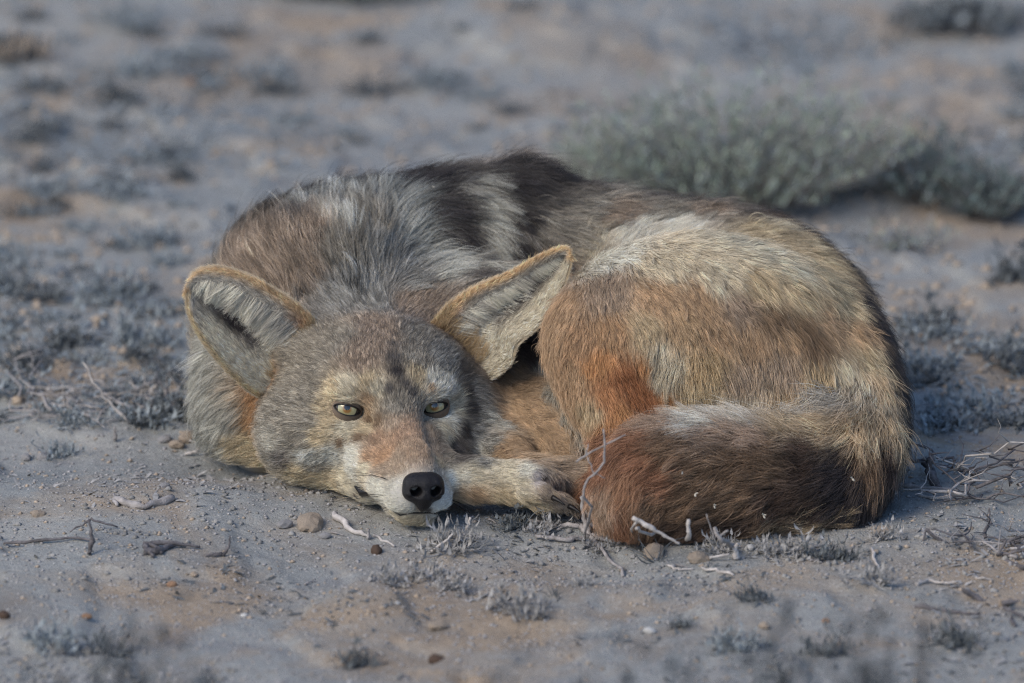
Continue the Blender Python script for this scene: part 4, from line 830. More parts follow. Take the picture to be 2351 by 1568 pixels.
for k, (px, py, L, a, lab) in enumerate(((760, 1225, 30, -20, 'thin dry straw just left of the slanting bleached stick'), (1010, 1232, 26, 15, 'thin straw under the chin'), (1120, 1195, 22, -30, 'short dull straw in front of the foreleg'),
        (1475, 1268, 40, 10, 'dull straw lying right of the forked root'), (1550, 1300, 30, -15, 'dull straw above the wavy white straw'), (1860, 1290, 34, 8, 'dull straw crossing the litter strip'),
        (1985, 1310, 24, 60, 'short steep straw left of the lone tuft'), (2240, 1330, 40, -8, 'dull straw right of the pale wavy twig'), (820, 1500, 60, -10, 'pale soft-focus stick in the lower left of centre'),
        (1780, 1520, 50, 20, 'pale soft-focus stick near the bottom right'), (700, 1345, 22, 30, 'short dull straw in the left middle foreground'), (1300, 1240, 26, -5, 'thin straw left of the forked root'))):
    ca, sa = math.cos(math.radians(a)), math.sin(math.radians(a))
    twig(lab, WOOD_PALE if 'pale' in lab else WOOD_GREY, [([(px, py, 1), (px + L * ca * .5, py - L * sa * .35, 1.5), (px + L * ca, py - L * sa * .8, 1)], .8, .4)], 'straw', 'straw', 'dry straws on the sand')

# brush pile at the right edge
def brush(label, px, py, w, n, mat, seed, h=.03):
    r = random.Random(seed); root = bpy.data.objects.new('brushwood', None); COL.objects.link(root)
    c = gp(px, py); root.location = Vector(c); tag(root, label, 'brushwood')
    for k in range(n):
        a = r.uniform(0, 2 * math.pi); L = r.uniform(.35, 1) * w
        p0 = np.array([r.uniform(-.5, .5) * w, r.uniform(-.6, .6) * w, r.uniform(.002, h * .4)])
        p1 = p0 + np.array([math.cos(a) * L, math.sin(a) * L, r.uniform(-.2, 1.0) * h])
        p1[2] = max(p1[2], .001)
        m = MB(); path = rough_path(p0, p1, 7, .16, r); m.tube(path, r.uniform(.0007, .0017), 5)
        for q in range(r.randint(1, 4)):
            i = r.randint(1, 5); d = np.array([r.gauss(0, 1), r.gauss(0, 1), r.uniform(-.2, 1)]); d /= np.linalg.norm(d)
            m.tube(rough_path(path[i], path[i] + d * r.uniform(.008, .028), 4, .2, r), r.uniform(.0004, .0009), 4)
        m.build('stick', mat if r.random() < .6 else (WOOD_GREY if r.random() < .6 else WOOD_PALE), root)
    return root
brush('tangled heap of dark and grey twigs at the right edge beside the rump', 2240, 1125, .075, 26, WOOD_DARK, 3, .035)
brush('low scatter of dark sticks at the right edge below the twig heap', 2310, 1262, .05, 12, WOOD_DARK, 5, .016)
brush('thin scatter of grey twigs behind the left sand mound', 120, 930, .07, 16, WOOD_GREY, 7, .016)
brush('thin scatter of grey twigs on the litter left of the neck', 330, 935, .06, 14, WOOD_GREY, 8, .014)

# small dead tufts, six shapes, each its own kind of tangle
def tuft_mesh(seed, n, H, W, curl, leaf, mat, fine=1.0):
    r = random.Random(seed); m = MB()
    for k in range(n):
        a = r.uniform(0, 2 * math.pi); e = r.uniform(.15, 1.35); L = H * r.uniform(.5, 1.15)
        b0 = np.array([math.cos(a), math.sin(a), 0]) * W * r.uniform(0, .6); b0[2] = -.001
        pts = [b0]; d = np.array([math.cos(a) * math.cos(e), math.sin(a) * math.cos(e), math.sin(e)])
        for s in range(5):
            d = d + np.array([r.gauss(0, 1), r.gauss(0, 1), r.gauss(0, 1) - .1]) * curl; d /= np.linalg.norm(d)
            q = pts[-1] + d * L / 5; q[2] = max(q[2], .0004); pts.append(q)
        m.tube(pts, r.uniform(.00035, .0008) * fine, 4, False)
        for _ in range(leaf):
            i = r.randint(1, 5); dd = np.array([r.gauss(0, 1), r.gauss(0, 1), r.uniform(-.3, 1)])
            m.leaf(pts[i], dd, np.array([0, 0, 1.]) + .1, r.uniform(.003, .007), r.uniform(.0012, .0028), r.uniform(.2, .9))
    me = bpy.data.meshes.new('tuft'); me.from_pydata([tuple(v) for v in m.v], [], m.f); me.materials.append(mat); me.update()
    return me
TM = {'grey': [tuft_mesh(k, 34, .020, .016, .45, 3, TUFT_GREY) for k in (1, 2, 3)], 'dark': [tuft_mesh(k, 34, .022, .018, .4, 3, TUFT_DARK) for k in (4, 5, 6)],
      'blue': [tuft_mesh(k, 40, .020, .026, .4, 4, TUFT_BLUE) for k in (7, 8, 9)], 'wire': [tuft_mesh(k, 14, .024, .006, .22, 0, TUFT_DARK, .8) for k in (10, 11)]}
TUFTS = [
 (1040, 1262, 'grey', 1.25, 'curly grey dead tuft under the pale prong right of the chin'),
 (890, 1340, 'grey', 1.15, 'upright grey dead tuft left of the small orange earth step'),
 (985, 1328, 'grey', 1.0, 'spiky grey dead tuft in the middle foreground beside the lower curled one'),
 (1035, 1352, 'grey', .75, 'small curled grey dead tuft below the spiky middle one'),
 (1170, 1400, 'grey', 1.15, 'frosty grey dead tuft in the lower middle of the sand'),
 (1215, 1415, 'grey', .9, 'smaller grey tuft joined to the frosty one'),
 (1335, 1345, 'grey', .55, 'little pale grey tuft on the rim of the shallow hollow'),
 (1275, 1370, 'wire', .8, 'wiry dark tuft of upright stalks below the hollow'),
 (1508, 1290, 'wire', 1.1, 'wiry dark tuft right of the tan clod'),
 (1730, 1378, 'dark', .85, 'small dark pyramid-shaped tuft on the bare right foreground'),
 (2015, 1338, 'grey', 1.0, 'dead grey tuft standing alone below the litter strip'),
 (1780, 1275, 'grey', 1.0, 'curly grey litter tuft at the left part of the strip below the rump'),
 (1835, 1272, 'grey', 1.1, 'curly grey litter tuft in the middle of the strip below the rump'),
 (1890, 1282, 'dark', .9, 'dark litter tuft in the strip below the rump'),
 (1945, 1285, 'dark', .7, 'low dark tuft at the right part of the strip'),
 (2030, 1240, 'grey', .8, 'thin upright grey tuft with a pinkish clod beside it'),
 (1050, 1240, 'grey', .6, 'low tuft just right of the chin'),
 (1185, 1212, 'dark', 1.0, 'dark crumbly tuft in front of the forepaw'),
 (1245, 1222, 'grey', .9, 'grey crumbly tuft between forepaw and forked root'),
 (1335, 1200, 'grey', .7, 'grey crumbs around the fork of the root'),
 (1370, 1262, 'grey', .9, 'matted grey tuft at the foot of the forked root'),
 (1655, 1262, 'grey', .9, 'matted grey tuft at the foot of the broken twig'),
 (130, 1045, 'blue', .8, 'crumbly bluish tuft on the crest of the left sand mound'),
 (150, 800, 'dark', 1.3, 'dark blue clump left of the coyote at ear height'),
 (55, 850, 'dark', 1.2, 'dark clump near the left edge above the twig litter'),
 (90, 690, 'dark', 1.4, 'blurred dark clump near the left edge beside the ear tip'),
 (330, 790, 'blue', 1.3, 'blue grey clump between the left edge and the ear'),
 (240, 690, 'blue', 1.4, 'blurred blue grey clump left of the ear tip'),
 (1900, 1500, 'dark', 1.0, 'dark soft-focus tuft at the lower right'),
 (820, 1530, 'dark', .9, 'dark soft-focus tuft at the bottom, left of the brown pellet'),
 (120, 1480, 'blue', 1.1, 'blue grey soft-focus tuft at the bottom left'),
 (255, 1500, 'dark', 1.0, 'dark soft-focus tuft near the bottom left'),
 (2200, 1480, 'dark', 1.2, 'dark soft-focus litter tuft at the bottom right'),
 (1690, 1490, 'blue', 1.1, 'pale blue grey soft-focus tuft below the right foreground sand'),
 (1560, 1440, 'dark', .5, 'tiny dark tuft beside the round white stone'),
 (2150, 760, 'dark', 1.5, 'blurred dark clump on the ground right of the rump'),
 (2230, 945, 'blue', 1.5, 'blurred blue grey clump right of the rump at tail height'),
 (2320, 840, 'dark', 1.2, 'blurred dark clump at the right edge beside the rump'),
 (2330, 640, 'dark', 1.6, 'large blurred dark clump at the right edge above the rump'),
]
for i, (px, py, k, sc, lab) in enumerate(TUFTS):
    p = gp(px, py)
    put('dead_tuft', TM[k][i % len(TM[k])], p, (sc, sc, sc * rs.uniform(.8, 1.1)), (0, 0, rs.uniform(0, 6.28)), lab, 'dead tuft', 'dead tufts on the sand')

# blurred clumps scattered over the ground behind, hugging the noise of the soil
REF_L = [(40, 60, 'in the top left corner'), (250, 60, 'near the top edge at the left'), (440, 60, 'at the top, above the orange stone'), (640, 70, 'at the top, right of the orange stone'),
 (900, 50, 'beside the dark bush at the top edge'), (1100, 80, 'left of the mound at the top'), (1400, 60, 'right of the mound at the top'), (1650, 60, 'above the large shrub'), (1900, 60, 'above the right half of the large shrub'),
 (2080, 130, 'between the large shrub and the dark corner bush'), (2330, 150, 'at the right edge below the corner bush'), (60, 240, 'at the left edge, upper quarter'), (300, 210, 'left of the orange stone'), (450, 280, 'just below the orange stone'),
 (600, 220, 'right of the orange stone'), (820, 200, 'far behind the mane'), (1050, 210, 'far behind the crest of the back'), (1250, 220, 'left of the large shrub'), (80, 400, 'at the left edge, a quarter down'), (280, 380, 'left of and far behind the mane'),
 (500, 380, 'behind the left side of the mane'), (60, 560, 'at the left edge above ear height'), (200, 520, 'out on the sand left of the mane'), (380, 540, 'close behind the left ear'), (60, 680, 'at the left edge level with the ear tip'),
 (200, 740, 'left of the ear, two ear lengths away'), (380, 720, 'right beside the left ear'), (60, 860, 'at the left edge level with the eyes'), (220, 880, 'left of the neck among twigs'), (380, 860, 'close to the neck below the ear'),
 (100, 980, 'on the crest of the sand mound at left'), (330, 980, 'on the rough soil left of the cheek'), (2130, 620, 'right of the rump beside the blue shrub'), (2300, 580, 'at the right edge level with the shrub foot'),
 (2120, 720, 'right of the dark rump edge'), (2300, 740, 'at the right edge level with the ear tips'), (2130, 850, 'beside the widest part of the rump'), (2300, 880, 'at the right edge level with the eyes'),
 (2130, 980, 'behind the twig heap, beside the tail root'), (2300, 1000, 'at the right edge behind the twig heap'), (2340, 380, 'right of the dark green shrub')]
KINDW = [('dark', 'tiny'), ('dark', 'small'), ('dark', 'wide'), ('blue', 'tiny'), ('blue', 'small'), ('blue', 'wide')]
cnt = 0; tries = 0; used = {}
r9 = random.Random(21)
while cnt < 120 and tries < 6000:
    tries += 1
    px = r9.uniform(-30, 2380); py = r9.uniform(15, 1000)
    if py > 330 and 430 < px < 2100: continue
    if 1350 < px < 2330 and 170 < py < 520: continue
    x, y = gxy(px, py)
    nz = float(fbm(np.array([[x, y, 0.]]), 4.2, 3, 77)[0])
    if nz < -.02 + r9.gauss(0, .12): continue
    if r9.random() > (.4 + .6 * (py / 1000)): continue
    k, size = KINDW[r9.randrange(6)]
    ref = min(REF_L, key=lambda q: (q[0] - px) ** 2 + (1.6 * (q[1] - py)) ** 2)
    lab = f"{size} blurred {'dark' if k == 'dark' else 'blue grey'} clump {ref[2]}"
    if lab in used: continue
    used[lab] = 1
    sc = {'tiny': .5, 'small': .8, 'wide': 1.2}[size] * r9.uniform(.92, 1.08)
    put('low_clump', TM[k][r9.randrange(3)], gp(px, py), (sc * 1.2, sc * 1.2, sc * r9.uniform(.6, 1)), (0, 0, r9.uniform(0, 6.28)), lab, 'clump', 'low dead clumps around and behind')
    cnt += 1

# countless crumbs, pebbles and flakes
def scatter_stuff(name, label, mat, n, size, region, seed, flat=.6, dens=None, shape='stone'):
    r = np.random.default_rng(seed)
    px = r.uniform(region[0], region[2], n * 3); py = r.uniform(region[1], region[3], n * 3)
    xy = np.array([gxy(a, b_) for a, b_ in zip(px, py)])
    if dens is not None:
        f = fbm(np.c_[xy, np.zeros(len(xy))], dens[0], 3, dens[1]); k = r.random(len(xy)) < sstep(f, dens[2], dens[3])
        xy = xy[k]
    xy = xy[:n]; n = len(xy)
    z = ground_z(xy[:, 0], xy[:, 1])
    s = size[0] + (size[1] - size[0]) * r.random(n) ** 3
    if shape == 'stone':
        base = np.array([(1, 0, 0), (-1, 0, 0), (0, 1, 0), (0, -1, 0), (0, 0, 1), (0, 0, -1), ], float)
        faces = np.array([(0, 2, 4), (2, 1, 4), (1, 3, 4), (3, 0, 4), (2, 0, 5), (1, 2, 5), (3, 1, 5), (0, 3, 5)])
    else:
        base = np.array([(-1, -.3, 0), (0, -.38, .18), (1, -.15, 0), (1, .15, .1), (0, .35, .22), (-1, .25, .05)], float)
        faces = np.array([(0, 1, 4), (0, 4, 5), (1, 2, 3), (1, 3, 4)])
    nb = len(base)
    V = base[None] * r.uniform(.6, 1.3, (n, nb, 1)) * s[:, None, None]
    if shape == 'stone': V[:, :, 2] *= flat
    a = r.random(n) * 6.28; c_, s_ = np.cos(a), np.sin(a)
    tl = r.normal(0, .35 if shape != 'stone' else .1, n)
    X = V[:, :, 0] * c_[:, None] - V[:, :, 1] * s_[:, None]; Y = V[:, :, 0] * s_[:, None] + V[:, :, 1] * c_[:, None]; Zz = V[:, :, 2] + V[:, :, 0] * tl[:, None]
    V = np.stack([X + xy[:, 0, None], Y + xy[:, 1, None], Zz + z[:, None] + s[:, None] * .15], -1).reshape(-1, 3)
    F = (faces[None] + (np.arange(n) * nb)[:, None, None]).reshape(-1, 3)
    o = mesh_obj(name, V, F, mat, smooth=False)
    tag(o, label, kind='stuff'); return o
scatter_stuff('gravel', 'fine sandy crumbs strewn over the soil', STONE_G, 16000, (.0004, .0022), (-80, 900, 2430, 1640), 1)
scatter_stuff('ochre_gravel', 'tiny ochre crumbs strewn over the soil', STONE_T, 3500, (.0004, .0026), (-80, 900, 2430, 1640), 2)
SOIL = simple_mat('soil_crumb', (.30, .29, .275), .95, .15, bump=.5, bscale=600, var=.3, vscale=30)
scatter_stuff('soil_crumbs', 'crumbly lumps of dry soil', SOIL, 3800, (.0008, .0036), (-80, 960, 2430, 1640), 11, flat=.7, dens=(7, 40, -.05, .5))
scatter_stuff('pale_gravel', 'tiny pale grit strewn over the soil', STONE_W, 2600, (.0003, .0010), (-80, 950, 2430, 1640), 3)
scatter_stuff('background_gravel', 'coarser crumbs on the ground behind', STONE_T, 6000, (.001, .006), (-200, -60, 2550, 950), 4)
scatter_stuff('litter', 'dark plant flakes and stems strewn in drifts over the soil', TUFT_DARK, 4500, (.0008, .0045), (-80, 960, 2430, 1640), 5, dens=(9, 90, .15, .5), shape='flake')
scatter_stuff('grey_litter', 'grey plant flakes strewn in drifts over the soil', TUFT_GREY, 5000, (.0008, .005), (-80, 960, 2430, 1640), 6, dens=(9, 91, .15, .5), shape='flake')
scatter_stuff('blue_litter', 'blue grey plant flakes on the ground behind', TUFT_BLUE, 15000, (.0015, .007), (-200, -60, 2550, 960), 7, dens=(5, 77, .0, .35), shape='flake')
scatter_stuff('background_litter', 'dark plant flakes on the ground behind', TUFT_DARK, 5000, (.0015, .007), (-200, -60, 2550, 960), 8, dens=(6, 79, .08, .4), shape='flake')

# shrubs behind and soft plants in front
def shrub(label, pos, w, d, h, n, mats, seed, leafn=10, leafL=(.006, .014), stem=.0012, lean=0, name='desert_shrub'):
    r = random.Random(seed); root = bpy.data.objects.new(name, None); COL.objects.link(root); root.location = Vector(pos)
    tag(root, label, 'shrub')
    st = MB(); lf = [MB() for _ in mats]
    for k in range(n):
        a = r.uniform(0, 2 * math.pi); q = math.sqrt(r.random())
        b0 = np.array([math.cos(a) * w * q * .35, math.sin(a) * d * q * .35, 0])
        hh = h * r.choice((r.uniform(.35, .8), r.uniform(.6, 1.1))) * (1 - .45 * q * q)
        p1 = np.array([math.cos(a) * w * q + lean * hh, math.sin(a) * d * q, hh])
        path = rough_path(b0, p1, 6, .12, r)
        st.tube(path, r.uniform(.6, 1.2) * stem, 4, False)
        for _ in range(leafn):
            i = r.randint(2, 5); t = r.random(); p = path[i - 1] * (1 - t) + path[i] * t
            dd = np.array([r.gauss(0, 1), r.gauss(0, 1), r.uniform(.1, 1.6)])
            lf[min(int(r.random() ** 1.3 * len(mats)), len(mats) - 1)].leaf(p, dd, np.array([.1, .1, 1.]), r.uniform(*leafL), r.uniform(.25, .4) * leafL[1] * .8, r.uniform(0, .5))
    st.build('stems', WOOD_GREY, root)
    for m, mt in zip(lf, mats):
        o = m.build('foliage', mt, root); o['kind'] = 'stuff'
    return root
shrub('large blurred grey green desert shrub behind the back of the coyote', gp(1700, 452), .160, .13, .112, 430, (GREEN, GREEN, GREEN_P, TUFT_BLUE), 1, 22, (.003, .008), .0008)
shrub('smaller pale grey green shrub growing left of the large blurred one', gp(1440, 425), .075, .07, .06, 150, (GREEN_P, GREEN), 2, 14, (.003, .007), .0008)
shrub('dark green blurred shrub at the right end of the large one', gp(2120, 452), .06, .07, .068, 210, (GREEN_D, TUFT_BLUE), 3, 18, (.003, .008), .0008)
shrub('dark blue green low shrub near the right edge', gp(2260, 490), .05, .06, .042, 160, (GREEN_D, TUFT_DARK), 4, 18, (.003, .008), .0008)
shrub('blue grey low sparse shrub right of the large one on the slope', gp(2090, 560), .05, .05, .018, 60, (TUFT_BLUE, GREEN), 6, 6, (.003, .006), .0007)
shrub('dark low bush at the top edge far behind the coyote', gp(800, -5), .11, .05, .03, 130, (GREEN_D, TUFT_DARK), 5, 10)
shrub('dark blue bush at the far upper right corner', gp(2200, 70), .07, .05, .03, 120, (TUFT_DARK, TUFT_BLUE), 9, 10)
shrub('low ochre tinged dead bush at the upper left corner', gp(30, 130), .045, .05, .014, 60, (STONE_T, TUFT_DARK), 10, 8)
FG = simple_mat('foreground_leaf', (.055, .065, .07), .9, .1, var=.3, vscale=60)
def front_plant(label, px, py_top, y, w, n, seed):
    top = at(px, py_top, y); h = top[2] - Z0
    z = float(ground_z(top[0], y))
    shrub(label, (top[0], y, z - .002), w, w * .7, top[2] - z, n, (FG,), seed, 22, (.007, .016), .0012, name='soft_plant')
front_plant('out of focus dark plant rising from the bottom edge at lower left', 400, 1350, -.95, .075, 130, 31)
front_plant('out of focus dark plant at the bottom left corner', 150, 1430, -.90, .07, 100, 32)
front_plant('out of focus grey plant at the bottom centre', 1300, 1450, -.9, .07, 80, 33)
front_plant('out of focus dark plant rising from the bottom edge at lower right', 1860, 1300, -1.0, .065, 100, 34)
front_plant('out of focus plant at the bottom right beside the tall soft one', 2090, 1370, -.95, .085, 130, 35)
front_plant('out of focus thin plant at the bottom between centre and right', 1620, 1380, -1.0, .06, 70, 36)
# ------------------------------------------------------------------ fur
FUR_GAIN = 1.12
def lin(c):
    c = np.asarray(c, float) / 255.0
    return np.where(c <= 0.04045, c / 12.92, ((c + 0.055) / 1.055) ** 2.4)

def fur_material():
    m, nt, b = material('fur')
    at_ = nt.nodes.new('ShaderNodeAttribute'); at_.attribute_name = 'coat'
    nt.links.new(at_.outputs['Color'], b.inputs['Base Color'])
    b.inputs['Roughness'].default_value = 0.55
    b.inputs['Specular IOR Level'].default_value = 0.25
    b.inputs['Sheen Weight'].default_value = 0.0
    return m
FUR = fur_material()

def hide_material():
    m, nt, b = material('hide')
    at_ = nt.nodes.new('ShaderNodeAttribute'); at_.attribute_name = 'coat'
    nt.links.new(at_.outputs['Color'], b.inputs['Base Color'])
    b.inputs['Roughness'].default_value = 0.8
    b.inputs['Specular IOR Level'].default_value = 0.1
    return m
HIDE = hide_material()

def coat_at(P, sharp=2.15):
    """Blend of the coat markings at points P: colour, length, lie, contrast, region."""
    c = COAT.copy(); pos = c[:, :3] / 1000; reach = c[:, 6] / 1000
    colr = lin(c[:, 3:6]) ** .85; colr = colr * .84 + .16 * (colr @ np.array([.3, .6, .1]))[:, None]; L = c[:, 7] / 1000; D = c[:, 8:11]; con = c[:, 11]
    n = len(P)
    col = np.zeros((n, 3)); ln = np.zeros(n); dr = np.zeros((n, 3)); ct = np.zeros(n); rg = np.zeros(n, int)
    warp = np.stack([fbm(P, 90, 2, k) for k in (1, 5, 9)], 1) * 0.0035 + np.stack([fbm(P, 30, 2, k) for k in (11, 15, 19)], 1) * 0.004
    ishead = sstep(-(hd_inv(P)[:, 1]), 60, 100)[:, None]
    Pw = P + warp * (0.35 + 0.65 * ishead)
    for i in range(0, n, 20000):
        q = Pw[i:i + 20000]; q0 = P[i:i + 20000]
        d = np.sqrt(((q[:, None] - pos[None]) ** 2).sum(2)) / reach[None]
        w = 1 / (d ** (2 * sharp) + 0.02); w /= w.sum(1, keepdims=True)
        col[i:i + 20000] = w @ colr
        d0 = np.sqrt(((q0[:, None] - pos[None]) ** 2).sum(2)) / reach[None]
        w0 = 1 / (d0 ** 3 + 0.2); w0 /= w0.sum(1, keepdims=True)
        ln[i:i + 20000] = w0 @ L; dr[i:i + 20000] = w0 @ D; ct[i:i + 20000] = w @ con
        rg[i:i + 20000] = c[np.argmin(d0, axis=1), 12].astype(int)
    return col, ln, dr, ct, rg

def nearest(P, Cn):
    kd = KDTree(len(Cn))
    for i, p in enumerate(Cn.tolist()): kd.insert(p, i)
    kd.balance()
    return np.fromiter((kd.find(p)[1] for p in P.tolist()), dtype=np.int64, count=len(P))

def grow(name, P, N, D, L, rootc, tipc, width, parent, lift=0.35, clump=0.5, per=30, frizz=0.12, K=5, seed=1, sag=0.0, midc=None, lock=0.0):
    """Hair curves from roots P, normals N, lie D, lengths L; colours run root -> (mid) -> tip."""
    r = np.random.default_rng(seed); n = len(P)
    D = D - N * (D * N).sum(1, keepdims=True)
    D /= np.linalg.norm(D, axis=1, keepdims=True) + 1e-9
    S = np.cross(N, D)
    wob = fbm(P, 60, 2, seed) * 0.5 + fbm(P, 22, 2, seed + 7) * .35 + r.normal(0, 0.18, n)
    D = D * np.cos(wob)[:, None] + S * np.sin(wob)[:, None]
    lf = (np.broadcast_to(lift, (n,)) * (1 + r.normal(0, .22, n)))[:, None]
    L = L * np.clip(1 + r.normal(0, .16, n), .4, 1.6)
    pts = np.empty((n, K, 3))
    fz = r.normal(0, 1, (n, 3)); fz2 = r.normal(0, 1, (n, 3))
    for k in range(K):
        u = k / (K - 1)
        off = N * (lf * (1.25 * u - 0.55 * u * u)) + D * (np.sqrt(np.maximum(1 - lf ** 2, .05)) * (0.35 * u + 0.65 * u * u) + .1 * u)
        off = off + (fz * u * u + fz2 * (u ** 1.0) * (1 - u) * 2) * frizz
        off[:, 2] -= sag * u * u
        pts[:, k] = P + off * L[:, None]
    if clump > 0 and n > per * 4:
        m = max(8, n // per)
        ci = r.permutation(n)[:m]
        near = nearest(P, P[ci]); g = ci[near]
        cs = clump * np.clip(1 + r.normal(0, .4, m), 0.1, 1.5)[near]
        if np.ndim(lock) or lock > 0:
            lv = np.exp(np.clip(r.normal(0, 1, m), -1.8, 1.5)[near] * lock)[:, None]
            tipc = tipc * lv; rootc = rootc * lv ** .3
            if midc is not None: midc = midc * lv ** .9
        for k in range(1, K):
            u = k / (K - 1)
            w = (np.clip(cs, 0, .78) * u ** 1.3)[:, None]
            pts[:, k] = pts[:, k] * (1 - w) + (pts[g, k] + (P - P[g]) * 0.15) * w
    pts[:, :, 2] = np.maximum(pts[:, :, 2], 0.0012)
    hc = bpy.data.hair_curves.new(name)
    hc.add_curves([K] * n)
    hc.points.foreach_set('position', pts.astype(np.float32).ravel())
    prof = np.array([1, .95, .8, .55, .12]) if K == 5 else np.linspace(1, .15, K)
    wd = (np.broadcast_to(width, (n,)) * np.clip(1 + r.normal(0, .2, n), .5, 1.8))[:, None] * prof[None]
    ra = hc.attributes.get('radius') or hc.attributes.new('radius', 'FLOAT', 'POINT')
    ra.data.foreach_set('value', wd.astype(np.float32).ravel())
    tt = np.linspace(0, 1, K)[None, :, None]
    cc = rootc[:, None] * (1 - tt) + tipc[:, None] * tt
    if midc is not None:
        wm = np.array([0, .5, 1, .6, 0])[None, :, None] if K == 5 else np.sin(np.linspace(0, math.pi, K))[None, :, None]
        cc = cc * (1 - wm) + midc[:, None] * wm
    cc = np.clip(cc, 0.003, .92)
    ca = hc.attributes.new('coat', 'FLOAT_COLOR', 'POINT')
    ca.data.foreach_set('color', np.concatenate([cc, np.ones((n, K, 1))], 2).astype(np.float32).ravel())
    hc.materials.append(FUR)
    o = bpy.data.objects.new(name, hc); COL.objects.link(o); o.parent = parent
    return o

def triangulate(V, Q):
    T = np.concatenate([Q[:, [0, 1, 2]], Q[:, [0, 2, 3]]])
    a, b, c = V[T[:, 0]], V[T[:, 1]], V[T[:, 2]]
    cr = np.cross(b - a, c - a); ar = np.linalg.norm(cr, axis=1) / 2
    return T, ar

def scatter(V, Q, VN, count, weight=None, seed=3):
    r = np.random.default_rng(seed)
    T, ar = triangulate(V, Q)
    w = ar if weight is None else ar * weight[T].mean(1)
    cs = np.cumsum(w); t = np.searchsorted(cs, r.random(count) * cs[-1]); t = np.minimum(t, len(T) - 1)
    u, v = r.random(count), r.random(count)
    f = u + v > 1; u[f] = 1 - u[f]; v[f] = 1 - v[f]
    T = T[t]
    P = V[T[:, 0]] * (1 - u - v)[:, None] + V[T[:, 1]] * u[:, None] + V[T[:, 2]] * v[:, None]
    N = VN[T[:, 0]] * (1 - u - v)[:, None] + VN[T[:, 1]] * u[:, None] + VN[T[:, 2]] * v[:, None]
    return P, N / (np.linalg.norm(N, axis=1, keepdims=True) + 1e-9)

def vert_normals(V, Q):
    fn = np.cross(V[Q[:, 2]] - V[Q[:, 0]], V[Q[:, 3]] - V[Q[:, 1]])
    N = np.zeros_like(V)
    for k in range(4): np.add.at(N, Q[:, k], fn)
    return N / (np.linalg.norm(N, axis=1, keepdims=True) + 1e-12)

def smooth_n(N, Q, it=3):
    for _ in range(it):
        A = N.copy()
        for k in range(4): np.add.at(A, Q[:, k], N[Q[:, (k + 1) % 4]]); np.add.at(A, Q[:, k], N[Q[:, (k - 1) % 4]])
        N = A / (np.linalg.norm(A, axis=1, keepdims=True) + 1e-12)
    return N
# ------------------------------------------------------------------ the coyote
N_BODY = 600000
coyote = bpy.data.objects.new('coyote', None); COL.objects.link(coyote)
tag(coyote, 'grey and tan coyote curled up on the sand, chin on the ground, amber eyes open', 'coyote')
bodyF = build_body()
BV, BQ = bodyF.mesh()
BN = smooth_n(vert_normals(BV, BQ), BQ, 2)
bc, bl, bd, bct, brg = coat_at(BV)
body = mesh_obj('body', BV, BQ, HIDE, coyote, colors=np.clip(bc * 0.8, 0, 1))

def near_eye(P):
    q = hd_inv(P)
    f = lambda s: np.hypot((q[:, 0] - s * EYE[0]) / 10.2, (q[:, 2] - EYE[2] + .5 + .17 * -s * (q[:, 0] - s * EYE[0])) / 5.2) * 9.2
    return np.minimum(f(-1), f(1)), q

hq = hd_inv(BV)
headness = sstep(-np.abs(hq[:, 1] + 10), -110, -70) * (np.abs(hq[:, 0]) < 100) * (hq[:, 1] < 100)
toward = (BN * (-FWD)[None]).sum(1)
wgt = (1.0 + 2.2 * headness) * np.where(toward > -0.45, 1.0, 0.35) * (BV[:, 2] > 0.0) * np.where(BN[:, 2] < -0.75, 0.2, 1)
FP, FN = scatter(BV, BQ, BN, N_BODY, wgt)
col, ln, dr, ct, rg = coat_at(FP)
ed, q = near_eye(FP)
front = q[:, 1] > -22
keep = ~((ed < 7.9) & front)
# nose and mouth stay bare
nose_d = np.sqrt(((q - np.array([0, 94, -34])) / np.array([16, 13, 12])) ** 2 @ np.ones(3))
keep &= nose_d > 1.0
MOUTH = [(-34, 21, -51), (-30, 27, -53), (-26, 36, -55.5), (-21, 56, -56), (-15, 80, -55.5), (-7, 90, -54.5), (0, 93, -54), (7, 90, -54.5), (15, 80, -55.5), (22, 50, -56)]
def snap(p, lift_=0.0):
    p = np.array(p, float)[None]
    for _ in range(6):
        g = np.array([(bodyF.sample(p + np.eye(3)[k] * .001) - bodyF.sample(p - np.eye(3)[k] * .001))[0] for k in range(3)]) / .002
        g /= np.linalg.norm(g) + 1e-9
        p = p - g * (bodyF.sample(p)[0] - lift_)
    return p[0], g
mp_ = [snap(hd(*m_))[0] for m_ in MOUTH]
md = np.full(len(FP), 9.0)
for a_, b_ in zip(mp_[:-1], mp_[1:]):
    ab = b_ - a_; t_ = np.clip(((FP - a_) @ ab) / ab.dot(ab), 0, 1)
    md = np.minimum(md, np.linalg.norm(FP - a_ - t_[:, None] * ab, axis=1))
corner = np.linalg.norm(FP - mp_[1], axis=1)
keep &= (md > .0013) & (corner > .0042)
keep &= FP[:, 2] > 0.0005
FP, FN, col, ln, dr, ct, rg, ed, q, front = [a[keep] for a in (FP, FN, col, ln, dr, ct, rg, ed, q, front)]
ln = np.where(front & (ed < 16), np.minimum(ln, 0.0015 + (ed - 9) * 0.0005), ln)
ln = np.where(front & (ed < 16), np.maximum(ln, .0015), ln)
nd = np.sqrt(((q - np.array([0, 94, -34])) / np.array([16, 13, 12])) ** 2 @ np.ones(3))
ln = np.where(nd < 1.6, np.minimum(ln, .0015 + (nd - 1) * .003), ln)
